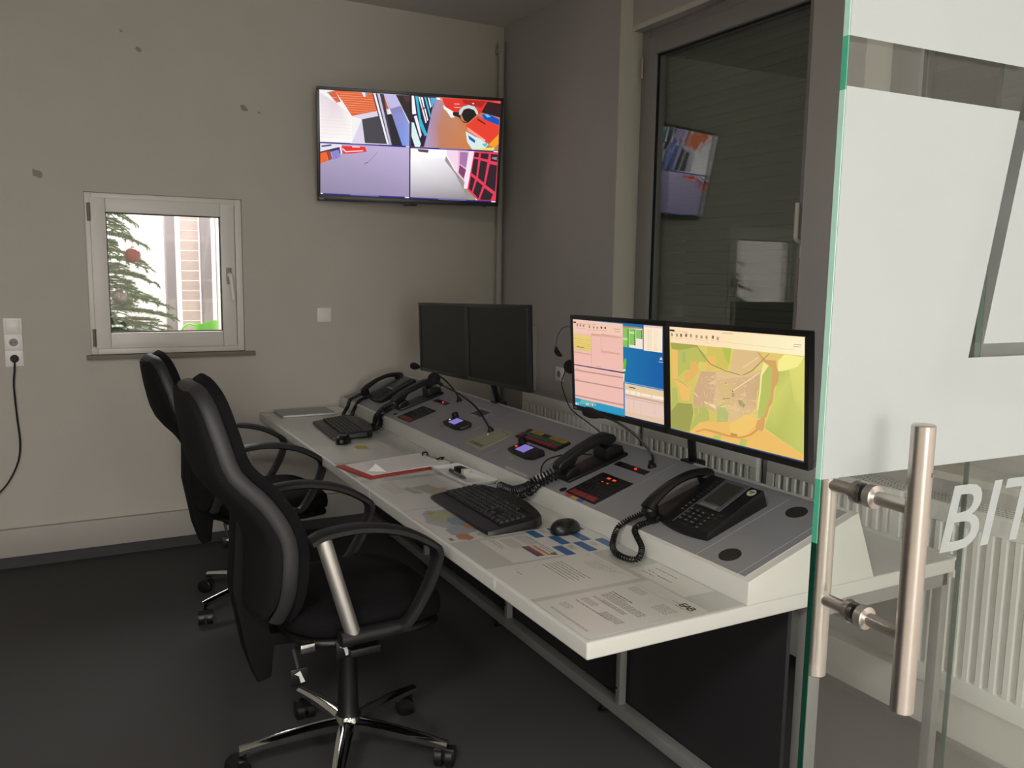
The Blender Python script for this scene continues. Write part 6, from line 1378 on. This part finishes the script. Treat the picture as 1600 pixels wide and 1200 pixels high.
# ================================================================ chairs
def office_chair(M, lab, legangs, tags=True, lean=0.0, dz=0.035, bz=0.02):
    P = thing('office_chair', lab, 'chair', M=M, group=None)
    # star base
    MB().lathe([(0.060, 0.028), (0.062, 0.040), (0.10, 0.044), (0.135, 0.040), (0.145, 0.030)], n=24).build('base_hub', chrome, P, smooth=True)
    MB().lathe([(0.140, 0.036), (0.150, 0.033), (0.30, 0.030), (0.37+dz, 0.029)], n=20).build('gas_column', blackP, P, smooth=True)
    leg0 = None
    for k, a in enumerate(legangs):
        Lm = Matrix.Rotation(R(a), 4, 'Z')
        if leg0 is None:
            V = MB(); rows = []
            for s in range(9):
                f = s/8; x = 0.035+0.295*f; zc = 0.128-0.036*f**1.6; w = 0.026-0.010*f; hgt = 0.022-0.008*f
                rows.append([(x, w*0.55, zc), (x, w, zc-hgt*0.4), (x, w*0.85, zc-hgt*1.5), (x, -w*0.85, zc-hgt*1.5), (x, -w, zc-hgt*0.4), (x, -w*0.55, zc), (x, -w*0.2, zc+0.003), (x, w*0.2, zc+0.003)])
            g = V.grid(rows, True); V.b.faces.new(g[0]); V.b.faces.new(g[-1][::-1])
            leg = V.build('leg', chrome, P, smooth=True, angle=50); leg0 = leg
            C0 = MB().lathe([(-0.030, 0.027), (-0.027, 0.031), (-0.006, 0.031), (-0.004, 0.027)], (0.022, 0, 0.031), (0, 1, 0), n=20)
            C0.lathe([(0.004, 0.027), (0.006, 0.031), (0.027, 0.031), (0.030, 0.027)], (0.022, 0, 0.031), (0, 1, 0), n=20)
            C0.lathe([(0.032, 0.006), (0.078, 0.006)], (0.0, 0, 0), n=8); C0.prism([(-0.004, 0.036), (0.008, 0.062), (0.03, 0.065), (0.048, 0.050), (0.05, 0.036)], 0.062, 'y', -0.031)
            cst = C0.build('caster', blackP, leg, smooth=True); cst0 = cst
        else:
            leg = leg0.copy(); COL.objects.link(leg); leg.parent = P
            cst = cst0.copy(); COL.objects.link(cst); cst.parent = leg
        leg.matrix_local = Lm
        cst.matrix_local = T((0.315, 0, 0)) @ Matrix.Rotation(R(37*k+20), 4, 'Z')
    # mechanism and seat
    MB().box(-0.13, 0.12, -0.07, 0.07, 0.365+dz, 0.415+dz).build('tilt_mechanism', blackP, P, bevel=0.012)
    def slab(nm, m, z0, z1, ex, top=0.0):
        V = MB(); n = 36; rows = []
        def outl(s, z, dz=0):
            o = []
            for k in range(n):
                a = 2*PI*k/n; c, si = math.cos(a), math.sin(a); e = 0.55
                x = 0.015+s*0.245*math.copysign(abs(c)**e, c); y = s*0.245*math.copysign(abs(si)**e, si)*(1-0.08*(c < 0)*abs(c))
                o.append((x, y, z - 0.030*max(0, (x-0.15)/0.1)**2*0.6*(1 if dz else 0.6)))
            return o
        hs_ = z1-z0
        for s, z in ((0.90, z0), (0.985, z0+hs_*0.18), (1.0, z0+hs_*0.5), (0.985, z0+hs_*0.82), (0.92, z1), (0.6, z1+top), (0.2, z1+top*0.7)): rows.append(outl(s*ex, z, 1))
        g = V.grid(rows, True); V.b.faces.new(g[0][::-1]); V.b.faces.new(g[-1]); return V.build(nm, m, P, smooth=True, angle=70)
    slab('seat_shell', blackP, 0.430+dz, 0.460+dz, 0.97); slab('seat', fabM, 0.458+dz, 0.535+dz, 1.0, 0.006)
    # backrest: central curve (x, z), half width
    prof = [(-0.258, 0.535, 0.165), (-0.246, 0.60, 0.205), (-0.243, 0.68, 0.230), (-0.246, 0.78, 0.232), (-0.298, 0.88, 0.222), (-0.372, 0.965, 0.208), (-0.400, 1.06, 0.190), (-0.414, 1.13, 0.162), (-0.422, 1.17, 0.128), (-0.427, 1.190, 0.082), (-0.430, 1.196, 0.035)]
    prof = [(x - lean*(z-0.5), z+bz, w) for x, z, w in prof]
    def pad(nm, m, off0, off1, grow):
        V = MB(); front, back = [], []; n = 12
        pc = catmull([(p[0], p[1], p[2]) for p in prof], 3)
        for i, p in enumerate(pc):
            a = pc[max(0, i-1)]; b = pc[min(len(pc)-1, i+1)]; d = Vector((b[0]-a[0], 0, b[1]-a[1])).normalized(); nr = Vector((d.z, 0, -d.x))
            rf, rb = [], []
            for j in range(n+1):
                s = 2*j/n-1; y = s*(p[2]+grow); ed = abs(s)**3; endf = 1-max(0, (abs(i-(len(pc)-1)/2)/((len(pc)-1)/2))**8)*0.6
                wrap = 0.028*s*s*p[2]/0.23; th0 = off0 if off0 > -0.04 else off0 + 0.035*i/len(pc); th1 = off1
                mid = (th0+th1)/2; hf = (th1-th0)/2*(1-0.55*ed)*endf
                c = Vector((p[0], 0, p[1])); rf.append(c + nr*(mid+hf+wrap) + Vector((0, y, 0))); rb.append(c + nr*(mid-hf+wrap) + Vector((0, y, 0)))
            front.append(rf); back.append(rb)
        F = V.grid(front); B = V.grid(back)
        def wl(a, b):
            for k in range(len(a)-1): V.b.faces.new((a[k], a[k+1], b[k+1], b[k]))
        wl(F[0], B[0]); wl(F[-1], B[-1]); wl([r[0] for r in F], [r[0] for r in B]); wl([r[-1] for r in F], [r[-1] for r in B])
        return V.build(nm, m, P, smooth=True, angle=75)
    pad('backrest', fabM, -0.012, 0.045, 0.0)
    sh = pad('back_shell', mat('back_cover_fabric', '121113', 0.85, bump=0.3, bscale=900, spec=0.25), -0.085, -0.026, -0.004)
    # grey plastic rim between cushion and cover
    pc = catmull([(p[0], p[1], p[2]) for p in prof], 3); rim = []
    def rp(p, i, s):
        a = pc[max(0, i-1)]; b = pc[min(len(pc)-1, i+1)]; d = Vector((b[0]-a[0], 0, b[1]-a[1])).normalized(); nr = Vector((d.z, 0, -d.x))
        return Vector((p[0], s*(p[2]+0.001), p[1])) + nr*(-0.022+0.028*p[2]/0.23)
    loop = [(rp(p, i, -1), i) for i, p in enumerate(pc)] + [(rp(p, i, 1), i) for i, p in reversed(list(enumerate(pc)))]
    V = MB(); rows = []
    m_ = len(loop); cen = sum((c for c, _ in loop), Vector())/m_
    for q in range(m_):
        c, i = loop[q]; a = pc[max(0, i-1)]; b = pc[min(len(pc)-1, i+1)]; d = Vector((b[0]-a[0], 0, b[1]-a[1])).normalized(); nr = Vector((d.z, 0, -d.x))
        tn = (loop[(q+1) % m_][0]-loop[q-1][0]).normalized(); ou = tn.cross(nr).normalized()
        if ou.dot(c-cen) < 0: ou = -ou
        hw, ho = 0.021, 0.008
        rows.append([c + nr*hw*math.cos(2*PI*k/8) + ou*ho*math.sin(2*PI*k/8) for k in range(8)])
    rows.append(rows[0]); V.grid(rows, True); V.build('shell_rim', shellM, P, smooth=True, angle=80)
    # carrier behind the backrest, running down and forward under the seat
    MB().prism([(-0.335-lean*0.3, 0.84), (-0.300-lean*0.3, 0.84), (-0.262, 0.60), (-0.245, 0.47), (-0.12, 0.425+dz), (-0.12, 0.385+dz), (-0.235, 0.43), (-0.245, 0.335), (-0.285, 0.325), (-0.315, 0.42), (-0.350, 0.62)], 0.084, 'y', -0.042).build('back_carrier', mat('carrier_black', '0d0d0e', 0.75, spec=0.2), P, bevel=0.008)
    # armrests: loop of black plastic with a chrome rear strut
    for s in (-1, 1):
        y = s*0.272
        lp = catmull([(-0.195, y, 0.768), (-0.15, y, 0.784), (-0.05, y, 0.788), (0.06, y, 0.765), (0.14, y, 0.725), (0.178, y, 0.690), (0.172, y, 0.640), (0.140, y, 0.570), (0.092, y, 0.500), (0.055, y, 0.484), (-0.02, y, 0.481), (-0.115, y, 0.480)], 5)
        lp = [q + Vector((0, 0, dz)) for q in lp]; V = MB(); rows = []; m = len(lp)
        for i, p in enumerate(lp):
            t = (lp[min(i+1, m-1)]-lp[max(i-1, 0)]).normalized(); nr = Vector((-t.z, 0, t.x)); f = i/(m-1); w = 0.030 if f < 0.42 else (0.030-0.006*min(1, (f-0.42)/0.1)); h = 0.012 if f < 0.42 else 0.014
            if f > 0.8: h = 0.019
            rows.append([p + nr*h*cq + Vector((0, w*sq, 0)) for cq, sq in ((1, -.6), (1, .6), (.5, 1), (-.5, 1), (-1, .6), (-1, -.6), (-.5, -1), (.5, -1))])
        g = V.grid(rows, True); V.b.faces.new(g[0]); V.b.faces.new(g[-1][::-1]); A = V.build('armrest', mat('armrest_plastic', '151516', 0.5, bump=0.2, bscale=700), P, smooth=True, angle=50)
        V = MB().tube([(-0.160, y, 0.774+dz), (-0.078, y, 0.490+dz)], 0.0215, 20)
        V.build('arm_strut', mat('satin_chrome', 'f0eeea', 0.42, 1.0, var=0.02), A, smooth=True)
        MB().box(-0.085, 0.005, min(y, s*0.07), max(y, s*0.07), 0.418+dz, 0.440+dz).build('arm_bracket', blackP, P, bevel=0.004)
    # levers
    for i, (p0, p1) in enumerate((((-0.06, -0.07, 0.385+dz), (-0.235, -0.235, 0.465+dz)), ((-0.0, -0.07, 0.385+dz), (-0.095, -0.235, 0.460+dz)))):
        V = MB().tube([p0, p1], 0.005, 8); lv = V.build('lever', blackP, P, smooth=True)
        z1 = p1[2]-0.075 if i == 0 else p1[2]-0.02
        if i == 0: MB().tube([p1, (p1[0]+0.012, p1[1]-0.01, z1+0.01)], 0.005, 8).build('lever_stem', darkP, lv)
        dx = 0.012 if i == 0 else 0.0
        MB().box(p1[0]-0.024+dx, p1[0]+0.024+dx, p1[1]-0.016, p1[1]-0.008, z1-0.028, z1+0.022).build('paddle', blackG, lv, bevel=0.006)
        MB().prism([(p1[0]-0.014+dx, z1+0.008), (p1[0]+0.002+dx, z1+0.015), (p1[0]+0.007+dx, z1+0.002), (p1[0]+0.015+dx, z1-0.018), (p1[0]+0.003+dx, z1-0.020), (p1[0]-0.002+dx, z1+0.001)], 0.0006, 'y', p1[1]-0.0168).build('white_symbol', mat('symbol_white', 'd0d0cc', 0.5), lv)
    if tags is not None:
        MB().box(-0.215, -0.175, -0.24, -0.225, 0.445+dz, 0.47+dz).build('rear_bracket', chrome, P, bevel=0.003)
    return P
def CHM(x, y, rz): return T((x, y, 0)) @ Matrix.Rotation(R(rz), 4, 'Z')
office_chair(CHM(0.752, 2.440, 2), 'black high-backed office chair nearest the camera with bright chrome arm strut', [172+72*k for k in range(5)], True, 0.0)
office_chair(CHM(0.800, 3.835, 4), 'black high-backed office chair farther back, nearly hidden behind the near chair', [128+72*k for k in range(5)], True, 0.03, 0.0, -0.035)

# ================================================================ glass front
DA = R(-2.7); DX, DY = 0.978, 0.848
DMx = T((DX, DY, 0)) @ Matrix.Rotation(DA, 4, 'Z')
ZTOP = 2.96
gd = thing('glass_door', 'frosted patterned glass door with long steel pull handles at the right', 'door', M=DMx)
MB().box(0.0004, 1.15, 0.0, 0.010, 0.012, ZTOP).build('door_leaf', clear, gd)
eL = mat('film_lit_edge', 'b4dfd0', 0.25, var=0.04, scale=3); eT = mat('teal_glass_edge', '4fae8e', 0.2, var=0.2, scale=8); eD = mat('dark_green_glass_edge', '0f3a2c', 0.15, var=0.5, scale=4)  # one glass edge; film-scattered light painted in as mint, clear stretches dark green
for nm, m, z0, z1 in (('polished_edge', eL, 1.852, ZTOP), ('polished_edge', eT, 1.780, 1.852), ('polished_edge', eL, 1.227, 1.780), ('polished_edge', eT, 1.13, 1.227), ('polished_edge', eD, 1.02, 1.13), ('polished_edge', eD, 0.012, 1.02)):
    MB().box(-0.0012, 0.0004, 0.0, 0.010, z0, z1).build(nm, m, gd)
def film(P, M, polys):
    for pl in polys: MB().prism(pl, 0.0004, 'y', -0.0004).build('frosted_field', filmM, P, M=M)
sX = -DX
film(gd, Matrix.Identity(4), [[(0.001, 1.852), (1.366+sX, 1.852), (1.366+sX+0.187*(ZTOP-1.852), ZTOP), (0.001, ZTOP)],
    [(0.001, 1.227), (1.150, 1.227), (1.150, 1.398), (1.279+sX, 1.398), (1.352+sX, 1.785), (0.001, 1.785)],
    [(1.313+sX, 1.420), (1.150, 1.420), (1.150, ZTOP), (1.313+sX+0.187*(ZTOP-1.42), ZTOP)]])
text('BITTE', 'frosted_lettering', 0.158, filmT, gd, frameM((1.236+sX, -0.0006, 1.080), (1, 0, 0), (0, 0, 1), (0, -1, 0)) @ Matrix.Diagonal((1.14, 1, 1, 1)), shear=0.20, off=0.001, ext=0.0002, spacing=0.98)
def pull(P, M):
    # bars on both faces through the glass at local x = 0.10
    hx_ = 0.098; z0, z1 = 0.888, 1.318
    MB().lathe([(z0, 0.0145), (z0+0.002, 0.0165), (z1-0.002, 0.0165), (z1, 0.0145)], (hx_, -0.088, 0), n=28).build('outer_bar', steel, P, smooth=True, M=M)
    MB().lathe([(z0-0.018, 0.0145), (z0-0.016, 0.0165), (z1-0.02, 0.0165), (z1-0.018, 0.0145)], (hx_, 0.080, 0), n=28).build('inner_bar', steel, P, smooth=True, M=M)
    for z in (1.003, 1.194):
        b = MB().tube([(hx_, -0.088, z), (hx_, -0.020, z)], 0.0105, 16).build('handle_post', steel, P, smooth=True, M=M)
        MB().lathe([(-0.020, 0.0105), (-0.016, 0.018), (-0.003, 0.018), (-0.003, 0.010)], (hx_, 0, z), (0, 1, 0), n=24).build('rosette', steel, b, smooth=True)
        MB().lathe([(-0.003, 0.017), (-0.0005, 0.017)], (hx_, 0, z), (0, 1, 0), n=24).build('washer', blackR, b)
        b = MB().tube([(hx_, 0.020, z), (hx_, 0.080, z)], 0.0105, 16).build('handle_post', steel, P, smooth=True, M=M)
        MB().lathe([(0.013, 0.018), (0.022, 0.018), (0.026, 0.0105)], (hx_, 0, z), (0, 1, 0), n=24).build('rosette', steel, b, smooth=True)
        MB().lathe([(0.0105, 0.017), (0.013, 0.017)], (hx_, 0, z), (0, 1, 0), n=24).build('washer', blackR, b)
    MB().box(hx_+0.004, hx_+0.010, -0.1052, -0.1035, 1.244, 1.250).build('maker_mark', mat('mark_grey', '6d655c', 0.5), P, M=M)
pull(gd, Matrix.Identity(4))
fp = thing('fixed_glass_panel', 'fixed glass panel with frosted upper field behind the sliding glass door', 'glass panel', (1.598, 1.02, 0))
MB().box(0.002, 0.930, 0.0, 0.010, 0.012, ZTOP).build('glass_sheet', glass('clear_glass_2', (0.95, 0.97, 0.96)), fp)
MB().box(0.0, 0.002, 0.0, 0.010, 0.012, 1.24).build('polished_edge', eD, fp); MB().box(0.0, 0.002, 0.0, 0.010, 1.24, 1.83).build('polished_edge', mat('film_lit_edge_soft', '8fbcaa', 0.3), fp); MB().box(0.0, 0.002, 0.0, 0.010, 1.83, ZTOP).build('polished_edge', eD, fp)  # soft green middle piece paints the scattered light of the film beside it
film(fp, Matrix.Identity(4), [[(0.004, 1.25), (0.925, 1.25), (0.925, 1.83), (0.004, 1.83)]])
MB().box(0.002, 0.930, -0.02, 0.03, 0.0, 0.012).build('floor_channel', alu, fp)
tag(MB().box(0.2, 2.53, 0.83, 1.06, ZTOP+0.005, 3.03).build('sliding_track', alu, None, bevel=0.003), 'grey aluminium track under the ceiling above the glass door', 'door track')
